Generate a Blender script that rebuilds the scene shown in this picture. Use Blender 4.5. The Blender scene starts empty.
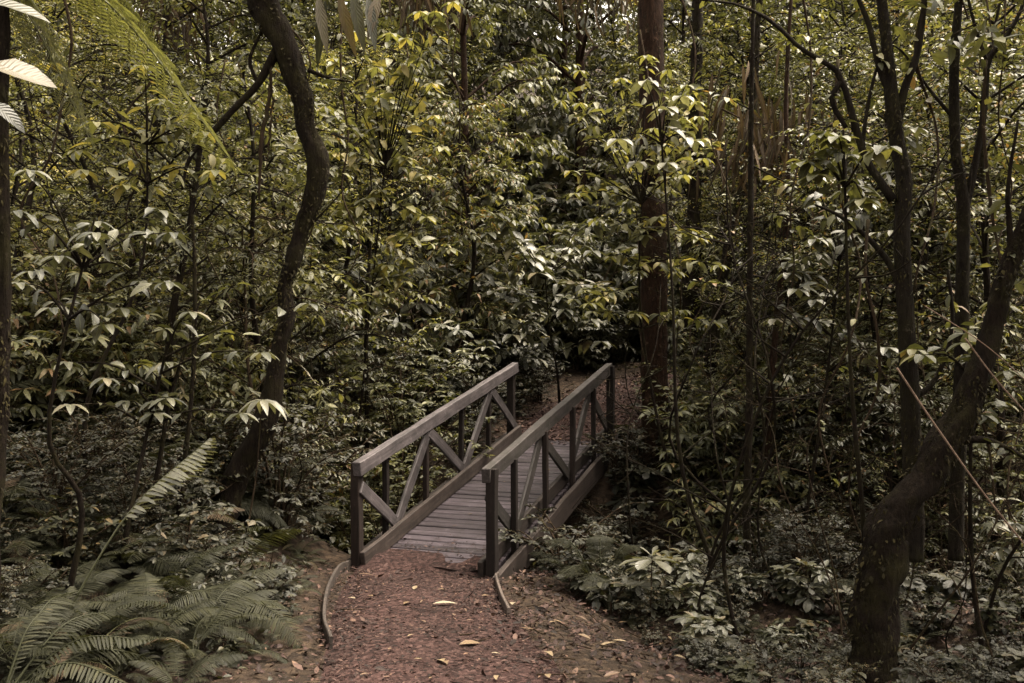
import bpy, bmesh, math, random
import numpy as np
from mathutils import Vector, Matrix, noise

R = math.radians
scene = bpy.context.scene
col = scene.collection

# ------------------------------------------------------------------ camera, sky, sun, exposure
CAM_Z = 2.14
cam_d = bpy.data.cameras.new("camera")
cam = bpy.data.objects.new("camera", cam_d)
col.objects.link(cam)
cam.location = (0, 0, CAM_Z)
cam.rotation_euler = (R(90), 0, 0)
cam_d.sensor_width = 36
cam_d.lens = 35
cam_d.clip_start = 0.05
cam_d.clip_end = 500
scene.camera = cam
F = 35 / 36 * 1024

SUN_EL, SUN_AZ = 66, 75          # soft high light through thin cloud, from the right
w = bpy.data.worlds.new("World")
scene.world = w
w.use_nodes = True
nt = w.node_tree
bg = nt.nodes["Background"]
sky = nt.nodes.new("ShaderNodeTexSky")
sky.sky_type = 'NISHITA'
sky.sun_disc = False
sky.sun_elevation = R(SUN_EL)
sky.sun_rotation = R(SUN_AZ)
sky.dust_density = 4
hs = nt.nodes.new("ShaderNodeHueSaturation")      # overcast: the blue is washed out of the sky
hs.inputs['Saturation'].default_value = 0.12
tintn = nt.nodes.new("ShaderNodeMix")
tintn.data_type = 'RGBA'
tintn.blend_type = 'MULTIPLY'
tintn.inputs[0].default_value = 1
tintn.inputs[7].default_value = (1.0, 0.90, 0.765, 1)
nt.links.new(sky.outputs[0], hs.inputs['Color'])
nt.links.new(hs.outputs[0], tintn.inputs[6])
nt.links.new(tintn.outputs[2], bg.inputs['Color'])
bg.inputs['Strength'].default_value = 0.15

sd = bpy.data.lights.new("sun", 'SUN')
sd.energy = 2.4
sd.angle = R(35)
sd.color = (1.0, 0.88, 0.71)
sun = bpy.data.objects.new("sun", sd)
col.objects.link(sun)
az = R(SUN_AZ)
sdir = Vector((math.sin(az) * math.cos(R(SUN_EL)), math.cos(az) * math.cos(R(SUN_EL)), math.sin(R(SUN_EL))))
sun.rotation_euler = sdir.to_track_quat('Z', 'Y').to_euler()

vs = scene.view_settings
vs.view_transform = 'Standard'
vs.look = 'None'
vs.gamma = 1
vs.exposure = 2.6
scene.cycles.max_bounces = 5
scene.cycles.diffuse_bounces = 3
scene.cycles.glossy_bounces = 2
scene.cycles.transmission_bounces = 3

# ------------------------------------------------------------------ helpers
rng = np.random.default_rng(7)
random.seed(7)


def at(px, py, Y):
    """the point seen at this pixel of the photograph at Y metres from the camera"""
    return np.array([(px - 512) / F * Y, Y, CAM_Z - (py - 341.5) / F * Y])


def pix(p):
    return 512 + F * p[0] / p[1], 341.5 - F * (p[2] - CAM_Z) / p[1]


def sstep(a, b, x):
    t = np.clip((x - a) / (b - a), 0, 1)
    return t * t * (3 - 2 * t)


OX, OY = -1.447, 9.473            # near left corner of the bridge deck
YAW = R(20.4)
DX, DY = math.sin(YAW), math.cos(YAW)
BW, BL, BS = 1.32, 4.22, math.tan(R(11.2))


def st(x, y):
    return (x - OX) * DX + (y - OY) * DY, (x - OX) * DY - (y - OY) * DX


def xy(s, t):
    return OX + s * DX + t * DY, OY + s * DY - t * DX


def path_cx(y):
    return np.interp(y, [-20, 0, 4, 6, 7, 8.2, 9.3], [0.2, 0.0, -0.2, -0.42, -0.6, -0.75, -0.83])


def far_bend(s):
    return 0.11 * np.maximum(s - 5.5, 0) ** 2


def path_dist(x, y):
    """distance from the path's edge, negative on the path"""
    s, t = st(x, y)
    near = np.abs(x - path_cx(y)) - np.interp(y, [0, 6, 8, 9.3], [0.76, 0.68, 0.66, 0.64])
    bend = far_bend(s)
    far = np.abs(t - 0.66 - bend) - 0.75
    return np.where(s < 0.0, near, np.where(s > BL - 0.1, far, np.abs(t - 0.66) - 0.66))


def vnoise(x, y, sc, seed):
    """cheap smooth value noise"""
    x = np.asarray(x) * sc + seed * 17.3
    y = np.asarray(y) * sc + seed * 5.7
    xi, yi = np.floor(x), np.floor(y)
    fx, fy = x - xi, y - yi
    fx, fy = fx * fx * (3 - 2 * fx), fy * fy * (3 - 2 * fy)

    def h(a, b):
        v = np.sin(a * 127.1 + b * 311.7) * 43758.5453
        return v - np.floor(v)
    return (h(xi, yi) * (1 - fx) + h(xi + 1, yi) * fx) * (1 - fy) + (h(xi, yi + 1) * (1 - fx) + h(xi + 1, yi + 1) * fx) * fy


def ground(x, y):
    x = np.asarray(x, float)
    y = np.asarray(y, float)
    s, t = st(x, y)
    base = np.where(s < 0, -s * 0.055, np.minimum(s, 4.1) * BS)
    base = base + np.where(s > 4.1, (np.minimum(s, 11) - 4.1) * 0.165, 0) + np.maximum(s - 11, 0) * 0.32
    base = np.minimum(base, 9)
    pd = path_dist(x, y)
    off = sstep(0.05, 1.2, pd)
    gully = -1.35 * np.exp(-((s - 2.1) / 1.05) ** 2)
    lefty = np.maximum(-t - 0.25, 0)
    bank = 0.42 * lefty * sstep(3.2, -0.6, s) + 0.22 * lefty * sstep(4, 7, s)
    bank = np.minimum(bank, 2.4)
    right = np.maximum(t - 2.0, 0)
    fall = -0.10 * np.minimum(right, 4) * sstep(1.5, -0.5, s) + 0.12 * right * sstep(4, 8, s)
    hill = 0.16 * np.maximum(s - 5, 0) * sstep(0.3, 4, np.abs(t - 0.66))
    n = (vnoise(x, y, 0.7, 1) - 0.5) * 0.35 + (vnoise(x, y, 2.2, 2) - 0.5) * 0.12
    bumps = (vnoise(x, y, 3.1, 3) - 0.5) * 0.03
    return base + gully + (bank + fall + hill + n) * off + bumps


def link(o, parent=None):
    col.objects.link(o)
    if parent is not None:
        o.parent = parent
    return o


def tag(o, label=None, cat=None, group=None, kind=None):
    if label:
        o['label'] = label
    if cat:
        o['category'] = cat
    if group:
        o['group'] = group
    if kind:
        o['kind'] = kind
    return o


def empty(name, loc, label=None, cat=None, group=None, rz=0):
    o = bpy.data.objects.new(name, None)
    o.empty_display_size = 0.1
    o.location = loc
    o.rotation_euler = (0, 0, rz)
    link(o)
    return tag(o, label, cat, group)


class Geo:
    """quads with a few attributes: tint (one value per leaf or plank), across, along"""

    def __init__(self):
        self.V, self.Q, self.T, self.A, self.L, self.n = [], [], [], [], [], 0

    def add(self, V, Q, T=0.5, A=0.0, L=0.0):
        V = np.asarray(V, float).reshape(-1, 3)
        n = len(V)
        self.V.append(V)
        self.Q.append(np.asarray(Q, np.int64).reshape(-1, 4) + self.n)
        for lst, a in ((self.T, T), (self.A, A), (self.L, L)):
            lst.append(np.broadcast_to(np.asarray(a, float), (n,)) if np.ndim(a) == 0 else np.asarray(a, float).ravel())
        self.n += n
        return self

    def mesh(self, name, mat, smooth=True):
        V = np.concatenate(self.V)
        Q = np.concatenate(self.Q)
        m = bpy.data.meshes.new(name)
        m.vertices.add(len(V))
        m.vertices.foreach_set('co', V.astype(np.float32).ravel())
        m.loops.add(Q.size)
        m.loops.foreach_set('vertex_index', Q.astype(np.int32).ravel())
        m.polygons.add(len(Q))
        m.polygons.foreach_set('loop_start', np.arange(0, Q.size, 4, dtype=np.int32))
        m.polygons.foreach_set('use_smooth', np.full(len(Q), smooth))
        for nm, lst in (('tint', self.T), ('across', self.A), ('along', self.L)):
            at_ = m.attributes.new(nm, 'FLOAT', 'POINT')
            at_.data.foreach_set('value', np.concatenate(lst).astype(np.float32))
        m.update(calc_edges=True)
        m.validate()
        m.materials.append(mat)
        return m

    def build(self, name, mat, parent=None, loc=None, smooth=True):
        o = bpy.data.objects.new(name, self.mesh(name, mat, smooth))
        if loc is not None:
            o.location = loc
        return link(o, parent)


def norm(v):
    v = np.asarray(v, float)
    return v / (np.linalg.norm(v, axis=-1, keepdims=True) + 1e-9)


PROFILES = {
    'ellip': ([0, .12, .38, .68, .88, 1], [.03, .42, 1.0, .82, .40, .02]),
    'lance': ([0, .15, .40, .70, .9, 1], [.04, .60, 1.0, .70, .30, .02]),
    'obov': ([0, .2, .5, .75, .92, 1], [.05, .35, .85, 1.0, .5, .02]),
    'round': ([0, .1, .35, .65, .88, 1], [.10, .7, 1.0, .9, .5, .04]),
    'strap': ([0, .1, .4, .7, .9, 1], [.4, .8, 1.0, .85, .5, .03]),
}


def add_leaves(g, P, D, U, L, W, droop=0.3, fold=0.25, tint=None, prof='ellip', twist=0.0):
    """P base, D direction, U the upper side; one curved, folded blade for each"""
    P, D, U = np.atleast_2d(P), norm(np.atleast_2d(D)), np.atleast_2d(U)
    N = len(P)
    if N == 0:
        return
    S = norm(np.cross(D, U) + 1e-6)
    U = norm(np.cross(S, D))
    L = np.broadcast_to(np.asarray(L, float), (N,))
    W = np.broadcast_to(np.asarray(W, float), (N,))
    droop = np.broadcast_to(np.asarray(droop, float), (N,))
    fold = np.broadcast_to(np.asarray(fold, float), (N,))
    if tint is None:
        tint = rng.random(N)
    x, wd = map(np.array, PROFILES[prof])
    K = len(x)
    ang = droop[:, None] * x[None, :]                       # the blade bends downwards along an arc
    dx = np.diff(x, prepend=0)
    cx = np.cumsum(dx[None] * np.cos(ang), axis=1)
    cz = -np.cumsum(dx[None] * np.sin(ang), axis=1)
    mid = P[:, None] + L[:, None, None] * (cx[..., None] * D[:, None] + cz[..., None] * U[:, None])
    Ud = norm(U[:, None] * np.cos(ang)[..., None] + D[:, None] * np.sin(ang)[..., None])
    half = (W[:, None] * 0.5 * wd[None])[..., None]
    wav = 1 + 0.25 * (rng.random((N, K)) - 0.5)[..., None]
    off = half * wav
    lift = np.tan(fold)[:, None, None] * half
    Sb = S[:, None]
    Lf = mid - Sb * off + Ud * lift
    Rt = mid + Sb * off + Ud * lift
    V = np.stack([Lf, mid, Rt], axis=2).reshape(-1, 3)      # N, K, 3
    q = []
    for k in range(K - 1):
        for c in range(2):
            a = k * 3 + c
            q.append([a, a + 1, a + 4, a + 3])
    q = np.array(q)
    Q = (np.arange(N)[:, None, None] * (K * 3) + q[None]).reshape(-1, 4)
    T = np.repeat(tint, K * 3)
    A = np.tile(np.tile([1.0, 0.0, 1.0], K), N)
    Lg = np.tile(np.repeat(x, 3), N)
    g.add(V, Q, T, A, Lg)


def tube(g, pts, rad, sides=6, rough=0.0, tint=0.5, seed=0, cap=True):
    """tapered tube through pts (already dense), parallel-transported frame"""
    pts = np.asarray(pts, float)
    n = len(pts)
    rad = np.broadcast_to(np.asarray(rad, float), (n,)).copy()
    tang = norm(np.gradient(pts, axis=0))
    ref = np.array([1.0, 0, 0]) if abs(tang[0][0]) < 0.8 else np.array([0, 1.0, 0])
    fr = []
    for k in range(n):
        a = norm(np.cross(tang[k], np.cross(ref, tang[k])))
        ref = a
        fr.append((a, np.cross(tang[k], a)))
    fa = np.array([f[0] for f in fr])
    fb = np.array([f[1] for f in fr])
    th = np.linspace(0, 2 * np.pi, sides, endpoint=False)
    rr = rad[:, None] * np.ones(sides)[None]
    if rough:
        ln = np.concatenate([[0], np.cumsum(np.linalg.norm(np.diff(pts, axis=0), axis=1))])
        for k in range(n):
            for j in range(sides):
                q = Vector((math.cos(th[j]) * 1.2 + seed * 3.1, math.sin(th[j]) * 1.2, ln[k] * 2.6))
                q2 = Vector((math.cos(th[j]) * 3.4, math.sin(th[j]) * 3.4 + seed, ln[k] * 9))
                rr[k, j] *= 1 + rough * (1.3 * noise.noise(q) + .8 * noise.noise(q2) + .35 * noise.noise(q2 * 2.7))
    V = pts[:, None] + rr[..., None] * (np.cos(th)[None, :, None] * fa[:, None] + np.sin(th)[None, :, None] * fb[:, None])
    Q = []
    for k in range(n - 1):
        for j in range(sides):
            j2 = (j + 1) % sides
            Q.append([k * sides + j, k * sides + j2, (k + 1) * sides + j2, (k + 1) * sides + j])
    V = V.reshape(-1, 3)
    if cap:                                                  # close both ends with a pinched ring
        b = len(V)
        V = np.concatenate([V, np.repeat(pts[:1], sides, 0), np.repeat(pts[-1:], sides, 0)])
        for j in range(sides):
            j2 = (j + 1) % sides
            Q.append([b + j, b + j2, j2, j])
            e = (n - 1) * sides
            Q.append([e + j, e + j2, b + sides + j2, b + sides + j])
    T = np.full(len(V), tint)
    g.add(V, Q, T, 0.0, 0.0)


def spline(P, n=24):
    """Catmull-Rom through P, n samples in all; works on any number of columns"""
    P = np.asarray(P, float)
    if len(P) == 2:
        return P[0] + (P[1] - P[0]) * np.linspace(0, 1, n)[:, None]
    E = np.concatenate([[2 * P[0] - P[1]], P, [2 * P[-1] - P[-2]]])
    u = np.linspace(0, len(P) - 1 - 1e-6, n)
    k = u.astype(int)
    f = (u - k)[:, None]
    a, b, c, d = E[k], E[k + 1], E[k + 2], E[k + 3]
    return 0.5 * (2 * b + (c - a) * f + (2 * a - 5 * b + 4 * c - d) * f ** 2 + (3 * b - a - 3 * c + d) * f ** 3)


# ------------------------------------------------------------------ materials
def new_mat(name):
    m = bpy.data.materials.new(name)
    m.use_nodes = True
    t = m.node_tree
    return m, t, t.nodes, t.links, t.nodes['Principled BSDF']


def ramp(nodes, stops):
    r = nodes.new('ShaderNodeValToRGB')
    el = r.color_ramp.elements
    while len(el) > 1:
        el.remove(el[-1])
    el[0].position, el[0].color = stops[0][0], (*stops[0][1], 1)
    for p, c in stops[1:]:
        e = el.new(p)
        e.color = (*c, 1)
    return r


def mixrgb(nodes, links, fac, a, b, mode='MIX'):
    m = nodes.new('ShaderNodeMix')
    m.data_type = 'RGBA'
    m.blend_type = mode
    for idx, v in ((0, fac), (6, a), (7, b)):
        if hasattr(v, 'links') or isinstance(v, bpy.types.NodeSocket):
            links.new(v, m.inputs[idx])
        elif idx == 0:
            m.inputs[0].default_value = v
        else:
            m.inputs[idx].default_value = (*v, 1)
    return m.outputs[2]


def leaf_mat(name, stops, rough=0.42, trans=0.3, spec=0.5, under=(0.12, 0.12, 0.075), var=0.5, rib=0.45):
    m, t, n, l, p = new_mat(name)
    a = n.new('ShaderNodeAttribute')
    a.attribute_name = 'tint'
    r = ramp(n, stops)
    oi = n.new('ShaderNodeObjectInfo')
    add = n.new('ShaderNodeMath')                            # each plant leans a little towards one end of the range
    add.operation = 'MULTIPLY_ADD'
    sub = n.new('ShaderNodeMath')
    sub.operation = 'SUBTRACT'
    sub.inputs[1].default_value = 0.5
    l.new(oi.outputs['Random'], sub.inputs[0])
    l.new(sub.outputs[0], add.inputs[0])
    add.inputs[1].default_value = 0.35
    l.new(a.outputs['Fac'], add.inputs[2])
    l.new(add.outputs[0], r.inputs[0])
    tc = n.new('ShaderNodeTexCoord')
    nz = n.new('ShaderNodeTexNoise')
    nz.inputs['Scale'].default_value = 14
    nz.inputs['Detail'].default_value = 3
    l.new(tc.outputs['Object'], nz.inputs['Vector'])
    bl = ramp(n, [(0.3, (1 - var * .5,) * 3), (0.7, (1 + var * .35,) * 3)])
    l.new(nz.outputs[0], bl.inputs[0])
    c = mixrgb(n, l, 1.0, r.outputs[0], bl.outputs[0], 'MULTIPLY')
    ac = n.new('ShaderNodeAttribute')
    ac.attribute_name = 'across'
    mr = n.new('ShaderNodeMapRange')                          # the paler midrib
    mr.inputs[1].default_value = 0.0
    mr.inputs[2].default_value = 0.14
    mr.inputs[3].default_value = rib
    mr.inputs[4].default_value = 0.0
    l.new(ac.outputs['Fac'], mr.inputs[0])
    c = mixrgb(n, l, mr.outputs[0], c, (0.16, 0.17, 0.07))
    ge = n.new('ShaderNodeNewGeometry')
    bf = n.new('ShaderNodeMath')
    bf.operation = 'MULTIPLY'
    bf.inputs[1].default_value = 0.5
    l.new(ge.outputs['Backfacing'], bf.inputs[0])
    c2 = mixrgb(n, l, bf.outputs[0], c, under)
    l.new(c2, p.inputs['Base Color'])
    p.inputs['Roughness'].default_value = rough
    p.inputs['Specular IOR Level'].default_value = spec
    # veins: fine ribs running out from the midrib
    al = n.new('ShaderNodeAttribute')
    al.attribute_name = 'along'
    wv = n.new('ShaderNodeMath')
    wv.operation = 'MULTIPLY_ADD'
    wv.inputs[1].default_value = -0.22
    l.new(ac.outputs['Fac'], wv.inputs[0])
    l.new(al.outputs['Fac'], wv.inputs[2])
    sc = n.new('ShaderNodeMath')
    sc.operation = 'MULTIPLY'
    sc.inputs[1].default_value = 62
    l.new(wv.outputs[0], sc.inputs[0])
    sn = n.new('ShaderNodeMath')
    sn.operation = 'SINE'
    l.new(sc.outputs[0], sn.inputs[0])
    bp = n.new('ShaderNodeBump')
    bp.inputs['Strength'].default_value = 0.25
    bp.inputs['Distance'].default_value = 0.004
    l.new(sn.outputs[0], bp.inputs['Height'])
    l.new(bp.outputs[0], p.inputs['Normal'])
    tr = n.new('ShaderNodeBsdfTranslucent')
    tc2 = mixrgb(n, l, 1.0, c, (1.5, 1.5, 0.7), 'MULTIPLY')
    l.new(tc2, tr.inputs[0])
    mx = n.new('ShaderNodeMixShader')
    mx.inputs[0].default_value = trans
    l.new(p.outputs[0], mx.inputs[1])
    l.new(tr.outputs[0], mx.inputs[2])
    out = n['Material Output']
    l.new(mx.outputs[0], out.inputs[0])
    return m


M = {}
M['leaf_olive'] = leaf_mat('olive_leaf', [(0, (.030, .032, .013)), (.45, (.064, .066, .027)), (.8, (.115, .112, .045)), (.97, (.17, .15, .058)), (1, (.15, .085, .036))], rough=.46, spec=.5, trans=.28, under=(.085, .085, .05))
M['leaf_yellow'] = leaf_mat('yellow_green_leaf', [(0, (.052, .054, .024)), (.5, (.100, .098, .042)), (.9, (.17, .158, .062)), (1, (.24, .195, .07))], rough=.46, spec=.5, trans=.32)
M['leaf_grey'] = leaf_mat('dark_glossy_leaf', [(0, (.024, .026, .016)), (.5, (.048, .049, .030)), (.9, (.088, .085, .052)), (1, (.12, .095, .052))], rough=.42, trans=.2, spec=.6)
M['leaf_dark'] = leaf_mat('shade_darkened_leaf', [(0, (.008, .0085, .005)), (.5, (.019, .019, .0105)), (.9, (.042, .040, .021)), (1, (.065, .048, .025))], rough=.5, trans=.18, spec=.4, under=(.032, .031, .02), rib=.12)  # understory leaf, its colour lowered further to paint in dim light low down
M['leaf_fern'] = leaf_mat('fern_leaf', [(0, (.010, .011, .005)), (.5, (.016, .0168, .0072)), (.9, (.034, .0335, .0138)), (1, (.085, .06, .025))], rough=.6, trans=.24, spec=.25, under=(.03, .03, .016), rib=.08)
M['leaf_pale'] = leaf_mat('pale_leaf', [(0, (.05, .05, .035)), (.6, (.10, .098, .070)), (1, (.18, .17, .12))], rough=.42, trans=.22, spec=.6, under=(.11, .11, .08), rib=.3)
M['leaf_dead'] = leaf_mat('dead_hanging_leaf', [(0, (.018, .012, .008)), (.5, (.042, .027, .017)), (1, (.085, .056, .034))], rough=.7, trans=.1, spec=.2, under=(.06, .04, .026))
M['leaf_litter'] = leaf_mat('dead_leaf', [(0, (.007, .0036, .0032)), (.45, (.022, .0105, .0090)), (.75, (.046, .024, .020)), (.93, (.095, .056, .044)), (1, (.17, .105, .058))], rough=.65, trans=.05, spec=.2, under=(.04, .023, .019), rib=.1)
M['leaf_fallen'] = leaf_mat('fallen_leaf', [(0, (.085, .05, .034)), (.4, (.13, .085, .046)), (.7, (.165, .125, .078)), (1, (.24, .20, .145))], rough=.55, trans=.05, spec=.35, under=(.26, .21, .14))


M['moss'] = leaf_mat('moss_tuft', [(0, (.007, .006, .003)), (.5, (.017, .014, .006)), (1, (.034, .028, .011))], rough=.8, trans=.15, spec=.1, under=(.012, .010, .005), rib=0)


def bark_mat(name, c0, c1, moss=(.055, .055, .018), moss_amt=.5, scale=1.0):
    m, t, n, l, p = new_mat(name)
    tc = n.new('ShaderNodeTexCoord')
    mp = n.new('ShaderNodeMapping')
    mp.inputs['Scale'].default_value = (1, 1, .22)
    l.new(tc.outputs['Object'], mp.inputs[0])
    nz = n.new('ShaderNodeTexNoise')
    nz.inputs['Scale'].default_value = 38 * scale
    nz.inputs['Detail'].default_value = 6
    nz.inputs['Roughness'].default_value = .68
    l.new(mp.outputs[0], nz.inputs['Vector'])
    r = ramp(n, [(.3, c0), (.72, c1)])
    l.new(nz.outputs[0], r.inputs[0])
    n2 = n.new('ShaderNodeTexNoise')
    n2.inputs['Scale'].default_value = 4.5 * scale
    n2.inputs['Detail'].default_value = 7
    n2.inputs['Roughness'].default_value = .7
    l.new(tc.outputs['Object'], n2.inputs['Vector'])
    rm = ramp(n, [(.62 - .3 * moss_amt, (0, 0, 0)), (.78 - .3 * moss_amt, (1, 1, 1))])
    l.new(n2.outputs[0], rm.inputs[0])
    c = mixrgb(n, l, rm.outputs[0], r.outputs[0], moss)
    n3 = n.new('ShaderNodeTexNoise')                          # pale crusts of lichen
    n3.inputs['Scale'].default_value = 9 * scale
    n3.inputs['Detail'].default_value = 9
    n3.inputs['Roughness'].default_value = .75
    l.new(tc.outputs['Object'], n3.inputs['Vector'])
    r3 = ramp(n, [(.60, (0, 0, 0)), (.66, (.8, .8, .8))])
    l.new(n3.outputs[0], r3.inputs[0])
    c = mixrgb(n, l, r3.outputs[0], c, tuple(min(v * 2.6 + .012, .3) for v in c1))
    l.new(c, p.inputs['Base Color'])
    p.inputs['Roughness'].default_value = .95
    p.inputs['Specular IOR Level'].default_value = .08
    bp = n.new('ShaderNodeBump')
    bp.inputs['Strength'].default_value = .8
    bp.inputs['Distance'].default_value = .035
    l.new(nz.outputs[0], bp.inputs['Height'])
    b2 = n.new('ShaderNodeBump')
    b2.inputs['Strength'].default_value = .6
    b2.inputs['Distance'].default_value = .03
    l.new(n2.outputs[0], b2.inputs['Height'])
    l.new(bp.outputs[0], b2.inputs['Normal'])
    l.new(b2.outputs[0], p.inputs['Normal'])
    return m


M['bark_dark'] = bark_mat('mossy_dark_bark', (.003, .002, .0015), (.014, .010, .007), moss=(.014, .012, .005), moss_amt=.5)
M['bark_brown'] = bark_mat('reddish_brown_bark', (.004, .0025, .0018), (.030, .016, .010), moss=(.018, .014, .007), moss_amt=.35)
M['bark_grey'] = bark_mat('grey_lichen_bark', (.004, .003, .0025), (.020, .016, .012), moss=(.016, .014, .007), moss_amt=.5)
M['stem'] = bark_mat('twig_bark', (.012, .008, .005), (.045, .031, .020), moss=(.03, .027, .012), moss_amt=.4)
M['dry_stem'] = bark_mat('dry_stem_skin', (.10, .068, .052), (.24, .17, .13), moss=(.12, .085, .06), moss_amt=.2)


def wood_mat(name, dark, light, stain=(.03, .024, .02), stain_amt=.5, rough=.62, spec=.45):
    m, t, n, l, p = new_mat(name)
    tc = n.new('ShaderNodeTexCoord')
    oi = n.new('ShaderNodeObjectInfo')
    ad = n.new('ShaderNodeVectorMath')
    ad.operation = 'ADD'
    cb = n.new('ShaderNodeCombineXYZ')
    ml = n.new('ShaderNodeMath')
    ml.operation = 'MULTIPLY'
    ml.inputs[1].default_value = 37.0
    l.new(oi.outputs['Random'], ml.inputs[0])
    at_ = n.new('ShaderNodeAttribute')
    at_.attribute_name = 'tint'
    m2 = n.new('ShaderNodeMath')
    m2.operation = 'MULTIPLY_ADD'
    m2.inputs[1].default_value = 53.0
    l.new(at_.outputs['Fac'], m2.inputs[0])
    l.new(ml.outputs[0], m2.inputs[2])
    l.new(m2.outputs[0], cb.inputs[0])
    l.new(ml.outputs[0], cb.inputs[1])
    l.new(tc.outputs['Object'], ad.inputs[0])
    l.new(cb.outputs[0], ad.inputs[1])
    mp = n.new('ShaderNodeMapping')
    mp.inputs['Scale'].default_value = (2.2, 42, 42)
    l.new(ad.outputs[0], mp.inputs[0])
    nz = n.new('ShaderNodeTexNoise')
    nz.inputs['Scale'].default_value = 1
    nz.inputs['Detail'].default_value = 6
    nz.inputs['Roughness'].default_value = .65
    l.new(mp.outputs[0], nz.inputs['Vector'])
    r = ramp(n, [(.28, dark), (.72, light)])
    l.new(nz.outputs[0], r.inputs[0])
    n2 = n.new('ShaderNodeTexNoise')
    n2.inputs['Scale'].default_value = 5.5
    n2.inputs['Detail'].default_value = 6
    n2.inputs['Roughness'].default_value = .7
    l.new(ad.outputs[0], n2.inputs['Vector'])
    rs = ramp(n, [(.60 - .25 * stain_amt, (0, 0, 0)), (.85 - .25 * stain_amt, (1, 1, 1))])
    l.new(n2.outputs[0], rs.inputs[0])
    f = n.new('ShaderNodeMath')
    f.operation = 'MULTIPLY'
    f.inputs[1].default_value = .75
    l.new(rs.outputs[0], f.inputs[0])
    c = mixrgb(n, l, f.outputs[0], r.outputs[0], stain)
    n4 = n.new('ShaderNodeTexNoise')                          # pale worn flecks and algae crusts
    n4.inputs['Scale'].default_value = 16
    n4.inputs['Detail'].default_value = 8
    n4.inputs['Roughness'].default_value = .75
    l.new(ad.outputs[0], n4.inputs['Vector'])
    r4 = ramp(n, [(.56, (0, 0, 0)), (.70, (.65, .65, .65))])
    l.new(n4.outputs[0], r4.inputs[0])
    c = mixrgb(n, l, r4.outputs[0], c, tuple(v * 1.7 + .006 for v in light))
    # each plank has its own tone
    wn = n.new('ShaderNodeTexWhiteNoise')
    wn.noise_dimensions = '1D'
    l.new(m2.outputs[0], wn.inputs['W'])
    rt = ramp(n, [(0, (.55, .53, .52)), (1, (1.35, 1.32, 1.32))])
    l.new(wn.outputs['Value'], rt.inputs[0])
    c = mixrgb(n, l, 1.0, c, rt.outputs[0], 'MULTIPLY')
    l.new(c, p.inputs['Base Color'])
    rr = n.new('ShaderNodeMapRange')
    rr.inputs[3].default_value = rough - .12
    rr.inputs[4].default_value = rough + .15
    l.new(n2.outputs[0], rr.inputs[0])
    l.new(rr.outputs[0], p.inputs['Roughness'])
    p.inputs['Specular IOR Level'].default_value = spec
    bp = n.new('ShaderNodeBump')
    bp.inputs['Strength'].default_value = .55
    bp.inputs['Distance'].default_value = .006
    l.new(nz.outputs[0], bp.inputs['Height'])
    l.new(bp.outputs[0], p.inputs['Normal'])
    return m


M['wood_rail'] = wood_mat('weathered_rail_timber', (.011, .009, .0095), (.085, .073, .077), stain=(.007, .006, .006), stain_amt=.6)
M['wood_deck'] = wood_mat('wet_deck_timber', (.012, .0095, .0115), (.074, .063, .075), stain=(.016, .011, .011), stain_amt=.55, rough=.38)
M['wood_dark'] = wood_mat('dark_post_timber', (.004, .0025, .002), (.018, .012, .010), stain=(.006, .004, .003), stain_amt=.5, rough=.8, spec=.2)
M['wood_mossy'] = wood_mat('mossy_rail_timber', (.006, .005, .005), (.052, .044, .044), stain=(.010, .009, .005), stain_amt=.85, rough=.65, spec=.35)
M['wood_edge'] = wood_mat('grey_brown_edging_timber', (.02, .015, .012), (.10, .078, .066), stain=(.012, .009, .007), stain_amt=.7)
M['wood_brown'] = wood_mat('brown_kerb_timber', (.006, .004, .0035), (.038, .028, .024), stain=(.008, .0055, .004), stain_amt=.6, rough=.7, spec=.3)


def soil_mat(name, stops, fine=60, bump=.03):
    m, t, n, l, p = new_mat(name)
    tc = n.new('ShaderNodeTexCoord')
    nz = n.new('ShaderNodeTexNoise')
    nz.inputs['Scale'].default_value = fine
    nz.inputs['Detail'].default_value = 8
    nz.inputs['Roughness'].default_value = .75
    l.new(tc.outputs['Object'], nz.inputs['Vector'])
    vo = n.new('ShaderNodeTexVoronoi')
    vo.inputs['Scale'].default_value = fine * .7
    l.new(tc.outputs['Object'], vo.inputs['Vector'])
    r = ramp(n, stops)
    wn = mixrgb(n, l, .5, nz.outputs[0], vo.outputs['Color'])
    bw = n.new('ShaderNodeRGBToBW')
    l.new(wn, bw.inputs[0])
    l.new(bw.outputs[0], r.inputs[0])
    n2 = n.new('ShaderNodeTexNoise')
    n2.inputs['Scale'].default_value = 1.7
    n2.inputs['Detail'].default_value = 6
    l.new(tc.outputs['Object'], n2.inputs['Vector'])
    r2 = ramp(n, [(.3, (.6, .58, .56)), (.7, (1.15, 1.12, 1.1))])
    l.new(n2.outputs[0], r2.inputs[0])
    c = mixrgb(n, l, 1.0, r.outputs[0], r2.outputs[0], 'MULTIPLY')
    l.new(c, p.inputs['Base Color'])
    p.inputs['Roughness'].default_value = .85
    p.inputs['Specular IOR Level'].default_value = .15
    bp = n.new('ShaderNodeBump')
    bp.inputs['Strength'].default_value = .9
    bp.inputs['Distance'].default_value = bump
    l.new(bw.outputs[0], bp.inputs['Height'])
    l.new(bp.outputs[0], p.inputs['Normal'])
    return m


M['soil'] = soil_mat('dark_forest_soil', [(.2, (.008, .006, .004)), (.5, (.028, .019, .013)), (.75, (.06, .042, .028))], 30, .04)
M['path'] = soil_mat('crushed_path_gravel', [(.25, (.006, .003, .0028)), (.45, (.024, .0120, .0108)), (.62, (.048, .0265, .024)), (.85, (.105, .068, .062))], 46, .035)

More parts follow.
